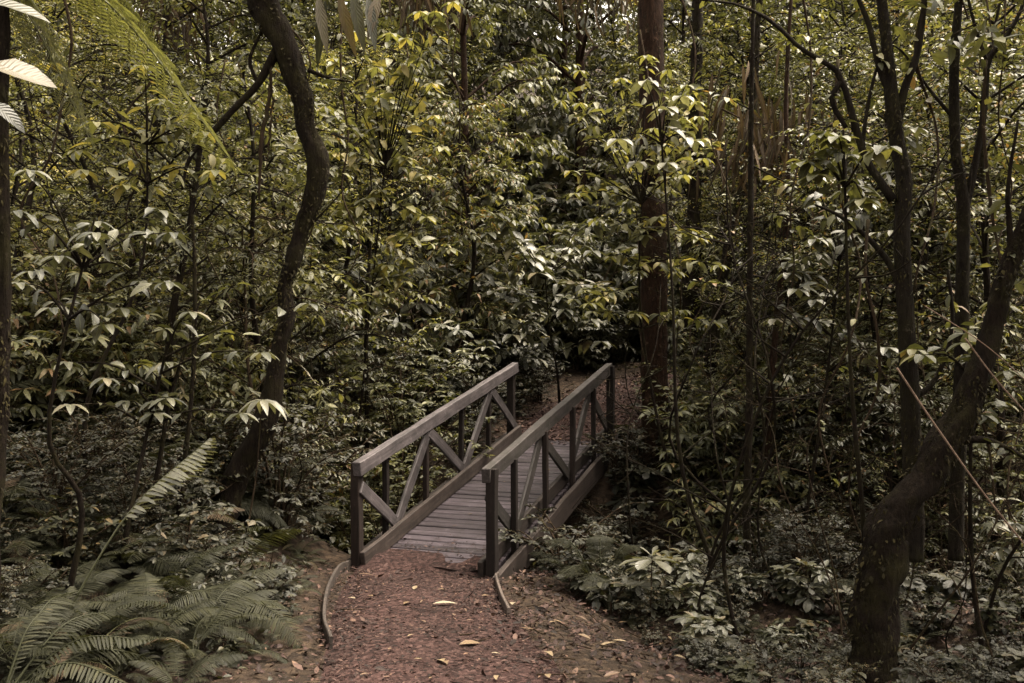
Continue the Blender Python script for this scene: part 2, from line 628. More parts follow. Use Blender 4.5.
# ------------------------------------------------------------------ the ground and the paths
def grid_sheet(name, mat, xs, ys, zf, kind='structure'):
    X, Y = np.meshgrid(xs, ys)
    Z = zf(X, Y)
    V = np.stack([X, Y, Z], -1).reshape(-1, 3)
    nx, ny = len(xs), len(ys)
    i = np.arange(nx - 1)[None] + np.arange(ny - 1)[:, None] * nx
    Q = np.stack([i, i + 1, i + nx + 1, i + nx], -1).reshape(-1, 4)
    g = Geo().add(V, Q)
    return tag(g.build(name, mat), kind=kind)


xs = np.concatenate([np.linspace(-70, -16, 25)[:-1], np.linspace(-16, 16, 230), np.linspace(16, 70, 25)[1:]])
ys = np.concatenate([np.linspace(-40, -1, 20)[:-1], np.linspace(-1, 24, 190), np.linspace(24, 90, 30)[1:]])


def ground_sheet(X, Y):
    s, t = st(X, Y)
    pd = path_dist(X, Y)
    on = (s < 0.1) | (s > BL - 0.1)
    return ground(X, Y) - np.where(on, 0.035 * sstep(0.12, -0.12, pd), 0)


grid_sheet('ground', M['soil'], xs, ys, ground_sheet)


def bz_(s):
    return s * BS


def path_sheet(name, pts_c, halfs, n_across=19):
    g = Geo()
    c = np.asarray(pts_c)
    d = norm(np.gradient(c, axis=0))
    nrm = np.stack([d[:, 1], -d[:, 0]], -1)
    u = np.linspace(-1, 1, n_across)
    wob = 1 + 0.10 * (vnoise(c[:, 1], c[:, 0] * 0, 1.7, 5) - .5)
    P = c[:, None] + nrm[:, None] * (u[None] * (np.asarray(halfs) * wob)[:, None])[..., None]
    Z = ground(P[..., 0], P[..., 1]) + 0.012 - 0.03 * np.abs(u)[None] ** 6 + 0.02 * (1 - u[None] ** 2)
    S_, T_ = st(P[..., 0], P[..., 1])
    over = .034 - .10 * np.maximum(S_, 0) + .05 * (vnoise(T_, S_, 5, 6) - .5) + .06 * (T_ < .5) * (.5 - T_)
    Z = np.where((S_ > 0) & (S_ < 1), bz_(S_) + over, Z)
    V = np.concatenate([P, Z[..., None]], -1).reshape(-1, 3)
    ny = len(c)
    i = np.arange(n_across - 1)[None] + np.arange(ny - 1)[:, None] * n_across
    g.add(V, np.stack([i, i + 1, i + n_across + 1, i + n_across], -1).reshape(-1, 4))
    return tag(g.build(name, M['path']), kind='structure')


yy = np.linspace(-6, 9.25, 120)
cl = [(path_cx(y), y) for y in yy] + [xy(q, .66) for q in (.03, .08, .13, .18, .23, .28, .33, .38, .43)]
hw = np.interp(np.array([p[1] for p in cl]), [0, 6, 8, 9.2, 9.3], [.80, .72, .70, .67, .60])
path_sheet('path', cl, hw)
ss = np.linspace(BL - .02, 11.5, 70)
cl2 = [xy(s, .66 + float(far_bend(s))) for s in ss]
path_sheet('far_path', cl2, np.interp(ss, [4, 6, 15], [.72, .95, .95]))

# ------------------------------------------------------------------ the footbridge
bridge = empty('footbridge', (OX, OY, 0.0), 'weathered timber footbridge with zigzag braced railings crossing the gully', 'bridge', rz=-YAW)


def bz(s):
    return s * BS


def beam(name, a, b, wd, hg, mat, parent=bridge, up=(0, 0, 1), bev=.006, seg=10, label=None):
    """a sawn timber from a to b (bridge coordinates: x across, y along, z up); its own x axis runs along the grain"""
    a, b = Vector(a), Vector(b)
    d = b - a
    L = d.length
    x = d.normalized()
    y = Vector(up).cross(x).normalized()
    z = x.cross(y)
    bm = bmesh.new()
    bmesh.ops.create_cube(bm, size=1)
    bmesh.ops.scale(bm, vec=(L, wd, hg), verts=bm.verts)
    bmesh.ops.bevel(bm, geom=bm.edges[:], offset=bev, segments=1, affect='EDGES')
    if seg > 1:
        long_e = [e for e in bm.edges if abs((e.verts[0].co - e.verts[1].co).x) > L * .7]
        bmesh.ops.subdivide_edges(bm, edges=long_e, cuts=seg)
        sd_ = random.random() * 90
        for v in bm.verts:
            q = noise.noise_vector(Vector((v.co.x * 1.8 + sd_, v.co.y * 5, v.co.z * 5)))
            v.co.y += q.y * .010
            v.co.z += q.z * .009
    me = bpy.data.meshes.new(name)
    bm.to_mesh(me)
    bm.free()
    me.materials.append(mat)
    o = bpy.data.objects.new(name, me)
    o.matrix_local = Matrix.Translation((a + b) / 2) @ Matrix((x, y, z)).transposed().to_4x4()
    if label:
        o['label'] = label
    return link(o, parent)


# deck: one mesh of separate planks
g = Geo()
ny = 35
pitch = BL / ny
BOX = np.array([[-1, -1, -1], [1, -1, -1], [1, 1, -1], [-1, 1, -1], [-1, -1, 1], [1, -1, 1], [1, 1, 1], [-1, 1, 1]], float)
BQ = np.array([[0, 3, 2, 1], [4, 5, 6, 7], [0, 1, 5, 4], [1, 2, 6, 5], [2, 3, 7, 6], [3, 0, 4, 7]])
for k in range(ny):
    hy = pitch / 2 - random.uniform(.007, .014)
    xs_ = np.linspace(.01, BW - .01, 9)
    prof_ = [(-hy, -.02), (-hy, .014), (-hy + .006, .02), (hy - .006, .02), (hy, .014), (hy, -.02)]
    dz = random.uniform(-.004, .004)
    cup = random.uniform(-.004, .004)
    V = []
    for x in xs_:
        for (a, b) in prof_:
            s = (k + .5) * pitch + a
            V.append((x, s, bz(s) - .022 + b + dz + cup * math.sin(x * 2.2 + k)))
    Q = []
    for i in range(len(xs_) - 1):
        for j in range(6):
            j2 = (j + 1) % 6
            Q.append([i * 6 + j, (i + 1) * 6 + j, (i + 1) * 6 + j2, i * 6 + j2])
    e = (len(xs_) - 1) * 6
    Q += [[0, 1, 2, 3], [0, 3, 4, 5], [e + 3, e + 2, e + 1, e], [e + 5, e + 4, e + 3, e]]
    g.add(V, Q, T=round(random.random(), 3))
g.build('deck', M['wood_deck'], bridge, smooth=False)

POSTS = [0.0, .58, 1.52, 2.50, 3.38, 4.20]
ZN = [(-.01, .76), (.74, .13), (1.50, .86), (2.48, .13), (3.36, .86), (4.26, .13)]
for side in (-1, 1):
    tx = 0.0 if side < 0 else BW
    out = side
    for k, s in enumerate(POSTS):
        thick = .095 if k in (0, 5) else .055
        foot = -.10 if k == 0 else -.22
        beam('post', (tx + out * .03, s, bz(s) + foot), (tx + out * .03, s, bz(s) + (.99 if k in (0, 5) else .90)), thick, thick, M['wood_dark'],
             up=(0, 1, 0))
    xin = tx - out * .064
    beam('handrail', (tx - out * .005, -.07, bz(-.07) + .945), (tx - out * .005, BL + .06, bz(BL + .06) + .945), .085, .135, M['wood_rail' if side < 0 else 'wood_mossy'])
    beam('kerb_board', (xin + out * .0, -.06, bz(-.06) + .085), (xin, BL + .08, bz(BL + .08) + .085), .05, .155, M['wood_brown'])
    xbr = tx - out * .017
    for k in range(5):
        (s0, z0), (s1, z1) = ZN[k], ZN[k + 1]
        x_ = xbr + out * (.005 if k % 2 else .0)
        beam('brace', (x_, s0, bz(s0) + z0), (x_, s1, bz(s1) + z1), .034, .12, M['wood_rail' if side < 0 else 'wood_mossy'], seg=5)
    # the deep side beam that carries the deck
    xo = tx + out * .105
    beam('side_beam', (xo, -.10, bz(-.10) - .06), (xo, BL + .15, bz(BL + .15) - .06), .055, .24, M['wood_brown'])
for s in (.35, 1.5, 2.7, 3.9):
    beam('cross_beam', (-.1, s, bz(s) - .115), (BW + .1, s, bz(s) - .115), .1, .12, M['wood_dark'])
# abutment sills under both ends
for s in (-.02, BL + .10):
    beam('sill', (-.25, s, bz(s) - .16), (BW + .25, s, bz(s) - .16), .12, .2, M['wood_dark'])


# timber edging boards that follow the path away from the bridge
def edging(name, pts, label, top=.045, deep=.2, thick=.024):
    P = spline(pts, 40)
    d = norm(np.gradient(P, axis=0))
    nr = np.stack([d[:, 1], -d[:, 0]], -1)
    z = ground(P[:, 0], P[:, 1])
    z = np.convolve(np.pad(z, 4, 'edge'), np.ones(9) / 9, 'valid')
    V = []
    for k in range(len(P)):
        a = P[k] + nr[k] * thick / 2
        b = P[k] - nr[k] * thick / 2
        zt = z[k] + top
        V += [(*a, zt - deep), (*a, zt - .006), (*(a * .8 + b * .2), zt), (*(a * .2 + b * .8), zt), (*b, zt - .006), (*b, zt - deep)]
    Q = []
    for k in range(len(P) - 1):
        for j in range(6):
            j2 = (j + 1) % 6
            Q.append([k * 6 + j, k * 6 + j2, (k + 1) * 6 + j2, (k + 1) * 6 + j])
    e = (len(P) - 1) * 6
    Q += [[3, 2, 1, 0], [5, 4, 3, 0], [e, e + 1, e + 2, e + 3], [e, e + 3, e + 4, e + 5]]
    return tag(Geo().add(V, Q).build(name, M['wood_edge'], smooth=False), label, 'path edging')


edging('path_edging', [at(350, 565, 9.45)[:2], at(338, 578, 9.0)[:2], at(328, 605, 8.1)[:2], at(324, 640, 7.1)[:2], at(331, 676, 6.4)[:2]],
       'bent timber edging board curving along the left side of the path', top=.085)
edging('path_edging', [xy(-.08, BW + .12), at(496, 585, 8.75)[:2], at(500, 606, 8.1)[:2], at(509, 632, 7.4)[:2]],
       'short bent timber edging board right of the path, running from the bridge beam', top=.085)

# ------------------------------------------------------------------ plants: prototypes and copies
KIT = {}


def shrub_geo(seed, h, spread, nstem, leafL, leafW, prof='ellip', per=7, twigs=6, droop=.7, whorl=True, low=.15, dens=1.0, lift=.1):
    """stems arching from the base, twigs along them, leaves along the twigs and a rosette at each tip"""
    global rng
    rng = np.random.default_rng(seed)
    gl, gs = Geo(), Geo()
    for k in range(nstem):
        a = 2 * math.pi * (k + rng.random() * .7) / nstem
        r = spread * (.25 + .75 * rng.random())
        hh = h * (.6 + .4 * rng.random())
        p0 = np.array([.06 * math.cos(a), .06 * math.sin(a), -.08])
        p1 = np.array([r * .3 * math.cos(a), r * .3 * math.sin(a), hh * .55])
        p2 = np.array([r * math.cos(a), r * math.sin(a), hh])
        S = spline([p0, p1, p2], 10)
        S[1:-1] += (rng.random((8, 3)) - .5) * .06 * h * .3
        tube(gs, S, np.linspace(.012 + .005 * h, .004, 10), 5, cap=False)
        tips = [(S[-1], norm(S[-1] - S[-2]))]
        for j in range(twigs):
            u = low + (1 - low) * (j + rng.random()) / twigs
            b = S[min(int(u * 9), 8)]
            aa = a + rng.normal(0, 1.3)
            ln = spread * (.25 + .35 * rng.random())
            d = norm(np.array([math.cos(aa), math.sin(aa), lift + .5 * rng.random()]))
            e = b + d * ln
            mid = b + d * ln * .5 + np.array([0, 0, .05 * ln])
            e[2] -= .12 * ln
            T = spline([b, mid, e], 6)
            tube(gs, T, np.linspace(.006, .0025, 6), 4, cap=False)
            tips.append((e, norm(e - mid)))
            m = max(int(per * dens), 2)
            uu = .15 + .8 * (np.arange(m) + rng.random(m) * .5) / m
            P = np.array([T[min(int(x * 5), 4)] + (T[min(int(x * 5) + 1, 5)] - T[min(int(x * 5), 4)]) * (x * 5 % 1) for x in uu])
            sgn = np.where(np.arange(m) % 2, 1, -1)[:, None]
            sd_ = norm(np.cross(d, [0, 0, 1]))
            D = d * .55 + sd_ * sgn * (.7 + .3 * rng.random((m, 1))) + np.array([0, 0, 1]) * (rng.normal(.0, .3, (m, 1)))
            U = np.array([0, 0, 1.]) + rng.normal(0, .35, (m, 3))
            sz = .4 + .8 * rng.random(m)
            add_leaves(gl, P, D, U, leafL * sz, leafW * sz * (.7 + .4 * rng.random(m)), droop=droop * (.5 + rng.random(m)), fold=.15 + .25 * rng.random(m), prof=prof)
        if whorl:
            for (e, d) in tips:
                m = rng.integers(5, 8)
                aa = np.arange(m) * 2 * math.pi / m + rng.random() * 3
                D = np.stack([np.cos(aa), np.sin(aa), rng.normal(.05, .25, m)], -1) + d * .5
                U = np.array([0, 0, 1.]) + .5 * d + rng.normal(0, .2, (m, 3))
                sz = .75 + .5 * rng.random(m)
                add_leaves(gl, np.repeat(e[None], m, 0), D, U, leafL * sz, leafW * sz, droop=droop * (.6 + .9 * rng.random(m)), fold=.12 + .2 * rng.random(m), prof=prof)
    return gl, gs


def tree_geo(seed, h, crown_r, crown_lo, leafL, leafW, prof='ellip', limbs=14, twigs=9, per=7, droop=.8, r0=.07, lean=.3, whorl=True, pinn=False):
    global rng
    rng = np.random.default_rng(seed)
    gl, gs = Geo(), Geo()
    la = rng.random() * 6.28
    top = np.array([lean * math.cos(la), lean * math.sin(la), h])
    mid = top * .5 + np.array([rng.normal(0, .2), rng.normal(0, .2), 0])
    S = spline([(0, 0, -.25), mid * .5 + rng.normal(0, .09, 3), mid, top * .75 + rng.normal(0, .16, 3), top], 26)
    rad = np.linspace(r0, r0 * .22, 26)
    tube(gs, S, rad, 8, rough=.12, seed=seed, cap=False)
    for k in range(limbs):
        u = crown_lo + (1 - crown_lo) * (k + rng.random()) / limbs
        b = S[min(int(u * 25), 24)]
        a = k * 2.4 + rng.random()
        shp = math.sin(math.pi * min(max((u - crown_lo) / (1 - crown_lo), 0.12), .93)) ** .6
        ln = crown_r * shp * (.65 + .5 * rng.random())
        d = norm(np.array([math.cos(a), math.sin(a), .25 + .35 * rng.random()]))
        e = b + d * ln
        m1 = b + d * ln * .5 + np.array([0, 0, .1 * ln])
        e[2] -= .18 * ln
        T = spline([b, m1, e], 9)
        tube(gs, T, np.linspace(max(r0 * .3, .008), .005, 9), 5, cap=False)
        for j in range(twigs):
            x = .25 + .75 * (j + rng.random()) / twigs
            tb = T[min(int(x * 8), 8)]
            aa = a + rng.normal(0, 1.1)
            td = norm(np.array([math.cos(aa), math.sin(aa), rng.normal(.05, .45)]))
            tl = .25 + .35 * rng.random() + .06 * crown_r
            te = tb + td * tl
            te[2] -= .08
            TT = spline([tb, tb + td * tl * .5 + np.array([0, 0, .03]), te], 4)
            tube(gs, TT, np.linspace(.006, .002, 4), 4, cap=False)
            m = per
            uu = (np.arange(m) + rng.random(m)) / m
            P = tb + (te - tb) * uu[:, None]
            sgn = np.where(np.arange(m) % 2, 1, -1)[:, None]
            sd_ = norm(np.cross(td, [0, 0, 1]))
            if pinn:                                          # a compound leaf: even leaflets down both sides of the stalk
                uu = .12 + .86 * (np.arange(m) // 2 * 2 + 1) / m
                ee = tb + td * (tl + .12)
                uu = uu + rng.normal(0, .02, m)
                P = tb + (ee - tb) * uu[:, None] - np.array([0, 0, 1]) * (uu ** 2 * .06)[:, None]
                D = td * .35 + sd_ * sgn + np.array([0, 0, -.25]) + rng.normal(0, .3, (m, 3))
                sz = (.5 + .6 * np.sin(np.pi * np.clip(uu * .8 + .12, 0, 1))) * (.7 + .5 * rng.random(m)) * (rng.random(m) > .1) + .02
                add_leaves(gl, P, D, np.array([0, 0, 1.]) + rng.normal(0, .12, (m, 3)), leafL * sz, leafW * sz, droop=droop, fold=.1, prof=prof,
                           tint=np.clip(rng.random() + rng.normal(0, .06, m), 0, 1))
                continue
            D = td * .6 + sd_ * sgn * (.6 + .4 * rng.random((m, 1))) + np.array([0, 0, 1]) * rng.normal(-.1, .3, (m, 1))
            U = np.array([0, 0, 1.]) + rng.normal(0, .4, (m, 3))
            sz = .4 + .8 * rng.random(m)
            add_leaves(gl, P, D, U, leafL * sz, leafW * sz * (.7 + .4 * rng.random(m)), droop=droop * (.5 + rng.random(m)), fold=.12 + .25 * rng.random(m), prof=prof)
            if whorl:
                m = 5
                aa2 = np.arange(m) * 1.257 + rng.random() * 3
                D = np.stack([np.cos(aa2), np.sin(aa2), rng.normal(.0, .25, m)], -1) + td * .7
                sz = .7 + .5 * rng.random(m)
                add_leaves(gl, np.repeat(te[None], m, 0), D, np.array([0, 0, 1.]) + rng.normal(0, .25, (m, 3)), leafL * sz, leafW * sz,
                           droop=droop * (.6 + .8 * rng.random(m)), fold=.15, prof=prof)
    return gl, gs


def frond_geo(seed, L=1.0, pin=.22, n=26, arch=.9, taper=1.0, w=.045, bip=False):
    """one fern frond along +x, arching; pinnae on both sides"""
    global rng
    rng = np.random.default_rng(seed)
    gl = Geo()
    x = np.linspace(0, 1, 16)
    ang = .75 - arch * 1.5 * x
    dx = np.cumsum(np.cos(ang)) / 16 * L
    dz = np.cumsum(np.sin(ang)) / 16 * L
    Rp = np.stack([dx, .04 * L * np.sin(x * 2 + seed), dz], -1)
    tube(gl, Rp, np.linspace(.006, .0015, 16) * max(L, .6), 5, tint=.15, cap=False)
    u = np.linspace(.16, .99, n)
    k = np.minimum((u * 15).astype(int), 14)
    f = (u * 15 - k)[:, None]
    P = Rp[k] * (1 - f) + Rp[k + 1] * f
    D0 = norm(Rp[k + 1] - Rp[k])
    ln = pin * L * np.sin(np.pi * np.clip(u * .86 + .10, 0, 1)) ** .8
    for sg in (1, -1):
        sd_ = np.array([0, sg, 0.]) + np.zeros((n, 3))
        upv = norm(np.cross(D0, np.array([0, 1., 0])) * -1)
        D = sd_ + D0 * .45 - .12 * np.array([0, 0, 1.]) + rng.normal(0, .06, (n, 3))
        if not bip:
            add_leaves(gl, P, D, np.array([0, 0, 1.]) + D0 * 0 + rng.normal(0, .08, (n, 3)), ln, np.minimum(.62 * L * .83 / n * np.ones(n), ln * .4) , droop=.4, fold=.1, prof='strap',
                       tint=np.clip(.5 + rng.normal(0, .12, n), 0, 1))
        else:
            for i in range(n):
                m = 9
                v = np.linspace(.1, .98, m)
                dd = norm(D[i])
                PP = P[i] + dd * (v * ln[i])[:, None] - np.array([0, 0, 1]) * (v ** 2 * ln[i] * .18)[:, None]
                l2 = ln[i] * .27 * np.sin(np.pi * np.clip(v * .85 + .12, 0, 1)) + .005
                for s2 in (1, -1):
                    D2 = norm(np.cross(dd, [0, 0, 1])) * s2 + dd * .5
                    add_leaves(gl, PP, np.repeat(D2[None], m, 0), np.array([0, 0, 1.]) + rng.normal(0, .1, (m, 3)), l2, l2 * .24, droop=.25, fold=.08, prof='strap',
                               tint=np.clip(.5 + rng.normal(0, .1, m), 0, 1))
    return gl


def kit(name, geos, leaf, stem, part_leaf='foliage', part_stem='stem'):
    gl, gs = geos
    KIT[name] = [(part_leaf, gl.mesh(part_leaf, M[leaf])), (part_stem, gs.mesh(part_stem, M[stem]))]


def kit_variant(name, src, leaf):
    """the same plant with another leaf colour"""
    out = []
    for k, (pn, me) in enumerate(KIT[src]):
        if k == 0:
            me = me.copy()
            me.materials.clear()
            me.materials.append(M[leaf])
        out.append((pn, me))
    KIT[name] = out


def plant(kind, name, x, y, sc, rz, label, cat, group, z=None, tilt=(0, 0)):
    o = empty(name, (x, y, float(ground(x, y)) if z is None else z), label, cat, group)
    o.rotation_euler = (tilt[0], tilt[1], rz)
    o.scale = (sc, sc, sc)
    for pn, me in KIT[kind]:
        link(bpy.data.objects.new(pn, me), o)
    return o


kit('shrub_broad', shrub_geo(11, 1.7, .8, 9, .15, .055, 'ellip', per=8, twigs=9), 'leaf_olive', 'stem')
kit('shrub_narrow', shrub_geo(12, 1.9, .9, 8, .16, .045, 'lance', per=10, twigs=10, droop=.9), 'leaf_olive', 'stem')
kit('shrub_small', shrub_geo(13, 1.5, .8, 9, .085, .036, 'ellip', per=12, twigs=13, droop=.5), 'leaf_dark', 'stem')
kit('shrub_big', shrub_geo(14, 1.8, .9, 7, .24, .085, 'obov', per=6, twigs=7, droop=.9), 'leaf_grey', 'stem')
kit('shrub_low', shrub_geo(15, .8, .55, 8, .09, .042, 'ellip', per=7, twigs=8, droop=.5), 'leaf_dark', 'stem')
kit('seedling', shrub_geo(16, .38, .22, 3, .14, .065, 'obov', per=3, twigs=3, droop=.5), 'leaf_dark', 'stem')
kit('seedling_small', shrub_geo(17, .28, .2, 4, .085, .045, 'ellip', per=4, twigs=4, droop=.4), 'leaf_fern', 'stem')
kit('shrub_fine', shrub_geo(18, 2.0, 1.0, 9, .075, .032, 'ellip', per=14, twigs=14, droop=.4), 'leaf_olive', 'stem')
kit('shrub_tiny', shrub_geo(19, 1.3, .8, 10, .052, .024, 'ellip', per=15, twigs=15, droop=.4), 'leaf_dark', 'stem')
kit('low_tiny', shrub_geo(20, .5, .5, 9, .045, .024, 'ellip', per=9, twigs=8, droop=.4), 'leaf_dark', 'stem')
kit('seedling_grey', shrub_geo(29, .42, .24, 4, .10, .046, 'ellip', per=5, twigs=4, droop=.6), 'leaf_grey', 'stem')
kit_variant('low_tiny_olive', 'low_tiny', 'leaf_fern')
kit_variant('shrub_narrow_dark', 'shrub_narrow', 'leaf_grey')
kit_variant('shrub_broad_yellow', 'shrub_broad', 'leaf_yellow')
kit_variant('shrub_broad_grey', 'shrub_broad', 'leaf_grey')
kit_variant('shrub_fine_yellow', 'shrub_fine', 'leaf_yellow')
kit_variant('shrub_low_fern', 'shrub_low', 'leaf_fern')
kit_variant('shrub_small_olive', 'shrub_small', 'leaf_olive')

kit('tree_a', tree_geo(21, 6.0, 1.7, .15, .16, .048, 'lance', 24, 12, 9, .9), 'leaf_olive', 'bark_dark', 'crown', 'trunk')
kit('tree_b', tree_geo(22, 7.5, 2.0, .2, .15, .055, 'ellip', 26, 13, 9, .8, r0=.09), 'leaf_grey', 'bark_grey', 'crown', 'trunk')
kit('tree_c', tree_geo(23, 5.0, 1.5, .15, .125, .046, 'ellip', 22, 12, 11, .7, r0=.05, whorl=False), 'leaf_yellow', 'bark_dark', 'crown', 'trunk')
kit('tree_d', tree_geo(24, 8.5, 2.3, .2, .19, .065, 'obov', 27, 12, 8, 1.1, r0=.10), 'leaf_olive', 'bark_brown', 'crown', 'trunk')
kit('tree_e', tree_geo(25, 6.5, 1.8, .15, .085, .033, 'ellip', 26, 14, 13, .5, r0=.06, whorl=False), 'leaf_olive', 'bark_dark', 'crown', 'trunk')
kit('tree_f', tree_geo(26, 5.5, 1.6, .12, .058, .026, 'ellip', 26, 15, 18, .4, r0=.05, whorl=False), 'leaf_olive', 'bark_dark', 'crown', 'trunk')
kit('tree_p', tree_geo(27, 5.5, 1.8, .15, .10, .034, 'lance', 22, 8, 18, .4, r0=.055, pinn=True), 'leaf_olive', 'bark_dark', 'crown', 'trunk')
kit('tree_q', tree_geo(28, 3.2, 1.2, .12, .085, .027, 'lance', 15, 7, 18, .4, r0=.03, pinn=True), 'leaf_grey', 'stem', 'crown', 'trunk')
kit_variant('tree_p_yellow', 'tree_p', 'leaf_yellow')
kit_variant('tree_f_yellow', 'tree_f', 'leaf_yellow')
kit_variant('tree_a_yellow', 'tree_a', 'leaf_yellow')
kit_variant('tree_a_grey', 'tree_a', 'leaf_grey')
kit_variant('tree_d_grey', 'tree_d', 'leaf_grey')
kit_variant('tree_c_olive', 'tree_c', 'leaf_olive')

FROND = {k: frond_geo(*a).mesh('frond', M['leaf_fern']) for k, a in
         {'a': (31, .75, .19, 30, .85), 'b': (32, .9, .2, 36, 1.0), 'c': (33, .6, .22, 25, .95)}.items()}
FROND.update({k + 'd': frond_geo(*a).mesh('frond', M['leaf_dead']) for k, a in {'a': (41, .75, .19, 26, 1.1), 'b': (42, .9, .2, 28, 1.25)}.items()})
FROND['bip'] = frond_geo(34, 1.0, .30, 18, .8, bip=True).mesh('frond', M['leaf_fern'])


def fern(x, y, sc, nf, label, group, keys='abc', z=None, stem=False):
    o = empty('fern', (x, y, float(ground(x, y)) if z is None else z), label, 'fern', group)
    o.scale = (sc,) * 3
    if stem:
        g_ = Geo()
        hgt = (o.location.z - float(ground(x, y)) + .2) / sc
        tube(g_, spline([(0, 0, -hgt), (.05, .03, -hgt * .5), (0, 0, .02)], 14), np.linspace(.055, .04, 14), 9, rough=.2, seed=int(abs(x) * 50))
        g_.build('trunk', M['bark_dark'], o)
    a0 = random.random() * 6
    for k in range(nf):
        dead = random.random() < .05
        c = link(bpy.data.objects.new('frond', FROND[random.choice(('ad', 'bd') if dead else keys)]), o)
        if dead:
            c['label'] = 'withered brown frond'
        s = random.uniform(.6, 1.2)
        c.scale = (s, s, s)
        c.rotation_euler = (random.uniform(-.45, .45), random.uniform(-.6, .3), a0 + 6.283 * k / nf + random.uniform(-.3, .3))
    return o


def clear(x, y, r, h=0.0, keep=()):
    """no plant may stand on the path, in the bridge, or hide the bridge and the near path from the path's own side"""
    if path_dist(np.float64(x), np.float64(y)) < r:
        return False
    s, t = st(x, y)
    if -0.4 < s < BL + .3 and -r - .1 < t < BW + r + .1:
        return False
    return True


def scatter(n, x0, x1, y0, y1, rad, test=None, tries=60, mind=.5):
    pts = []
    for _ in range(n * tries):
        if len(pts) >= n:
            break
        y = random.uniform(y0, y1)
        x = random.uniform(x0, x1) if not callable(x0) else random.uniform(x0(y), x1(y))
        if abs(x) > .56 * y + 1.2:
            continue
        if not clear(x, y, rad) or (test and not test(x, y)):
            continue
        if any((x - a) ** 2 + (y - b) ** 2 < mind ** 2 for a, b in pts):
            continue
        pts.append((x, y))
    return pts


def px_of(x, y):
    return 512 + F * x / y


# --- trees massed on the slope behind
fl, fr = (lambda y: -.56 * y), (lambda y: .56 * y)
kinds_far = ['tree_b', 'tree_d', 'tree_d_grey', 'tree_a', 'tree_p', 'tree_a_grey', 'tree_e', 'tree_a_yellow', 'tree_p_yellow']
for x, y in scatter(84, fl, fr, 20.5, 33, .6, mind=1.35) + [(6.0, 27.0), (7.4, 28.5), (5.2, 29.5), (8.6, 26.0), (3.6, 30), (-4, 30)]:
    k = random.choice(kinds_far)
    plant(k, 'forest_tree', x, y, random.uniform(.95, 1.5), random.random() * 6.28,
          'leafy tree massed with others on the slope behind the bridge', 'tree', 'trees massed on the slope behind')
GAP = lambda x, y: not (490 < px_of(x, y) < 550)
kinds_mid = ['tree_a', 'tree_a_yellow', 'tree_c', 'tree_d', 'tree_e', 'tree_c_olive', 'tree_a_grey']
for x, y in scatter(24, fl, lambda y: -.02 * y, 15.0, 20, .8, GAP, mind=1.1):
    k = random.choice(['tree_a', 'tree_a_yellow', 'tree_c', 'tree_f_yellow', 'tree_d', 'tree_p', 'tree_f'])
    plant(k, 'understory_tree', x, y, random.uniform(.75, 1.15), random.random() * 6.28,
          'slender leafy tree on the far slope left of the bridge end', 'tree', 'understory trees on the far slope left of the bridge end')
for x, y in scatter(26, lambda y: .14 * y, fr, 14.0, 20, .8, GAP, mind=1.0):
    k = random.choice(['tree_e', 'tree_f', 'tree_c_olive', 'tree_p', 'tree_f_yellow', 'tree_c'])
    plant(k, 'understory_tree', x, y, random.uniform(.75, 1.15), random.random() * 6.28,
          'slender leafy tree on the far slope right of the path beyond the bridge', 'tree', 'understory trees on the far slope right of the path')
# --- trees added beside and behind the camera; their crowns block the low sky light
for (x, y, k) in ((-4.6, 3.2, 'tree_b'), (4.8, 3.6, 'tree_d'), (-5.6, 6.0, 'tree_d'), (5.6, 6.8, 'tree_b'), (-3.8, -1.5, 'tree_d'), (3.6, -1.8, 'tree_b'), (-1.8, -5.5, 'tree_d'), (2.4, -6.0, 'tree_b'), (-7.0, -2, 'tree_b'), (7.2, 0, 'tree_d')):
    plant(k, 'understory_tree', x, y, random.uniform(1.0, 1.2), random.random() * 6.28,
          'overhanging tree added beside or behind the camera to block low sky light', 'tree', 'overhanging trees added to block low sky light')
# --- shrubs on the far bank
for x, y in scatter(62, fl, fr, 14.2, 20, .7, mind=.65):
    k = random.choice(['shrub_broad', 'shrub_big', 'shrub_narrow', 'shrub_narrow_dark', 'shrub_broad_grey', 'shrub_big'])
    plant(k, 'shrub', x, y, random.uniform(.8, 1.35), random.random() * 6.28,
          'bushy broad leaved shrub crowding the far bank beyond the bridge', 'shrub', 'shrubs crowding the far bank')
for x, y in scatter(16, lambda y: .0 * y, lambda y: .16 * y, 17.0, 24, .5, mind=.9):
    k = random.choice(['shrub_broad_grey', 'shrub_big', 'shrub_narrow_dark', 'shrub_big'])
    plant(k, 'shrub', x, y, random.uniform(1.1, 1.7), random.random() * 6.28,
          'dark shrub closing the view where the path bends away', 'shrub', 'shrubs where the path bends away')
# --- shrubs in the gully and on the left bank
for x, y in scatter(52, fl, lambda y: -.08 * y, 9.4, 14.2, .5, mind=.5):
    k = random.choice(['shrub_broad', 'shrub_narrow', 'shrub_small_olive', 'shrub_small_olive', 'shrub_tiny', 'shrub_fine', 'tree_q', 'shrub_fine_yellow', 'shrub_narrow'])
    plant(k, 'shrub', x, y, random.uniform(.7, 1.2), random.random() * 6.28,
          'leafy shrub among the saplings left of the bridge', 'shrub', 'shrubs left of the bridge')
for x, y in scatter(16, fl, lambda y: -.22 * y, 9.8, 14.5, .8, mind=1.0):
    k = random.choice(['tree_c', 'tree_f', 'tree_p', 'tree_e', 'tree_p_yellow', 'tree_f_yellow'])
    plant(k, 'understory_tree', x, y, random.uniform(.7, 1.0), random.random() * 6.28,
          'leafy understory tree on the bank behind the twisted trunk', 'tree', 'understory trees behind the twisted trunk')
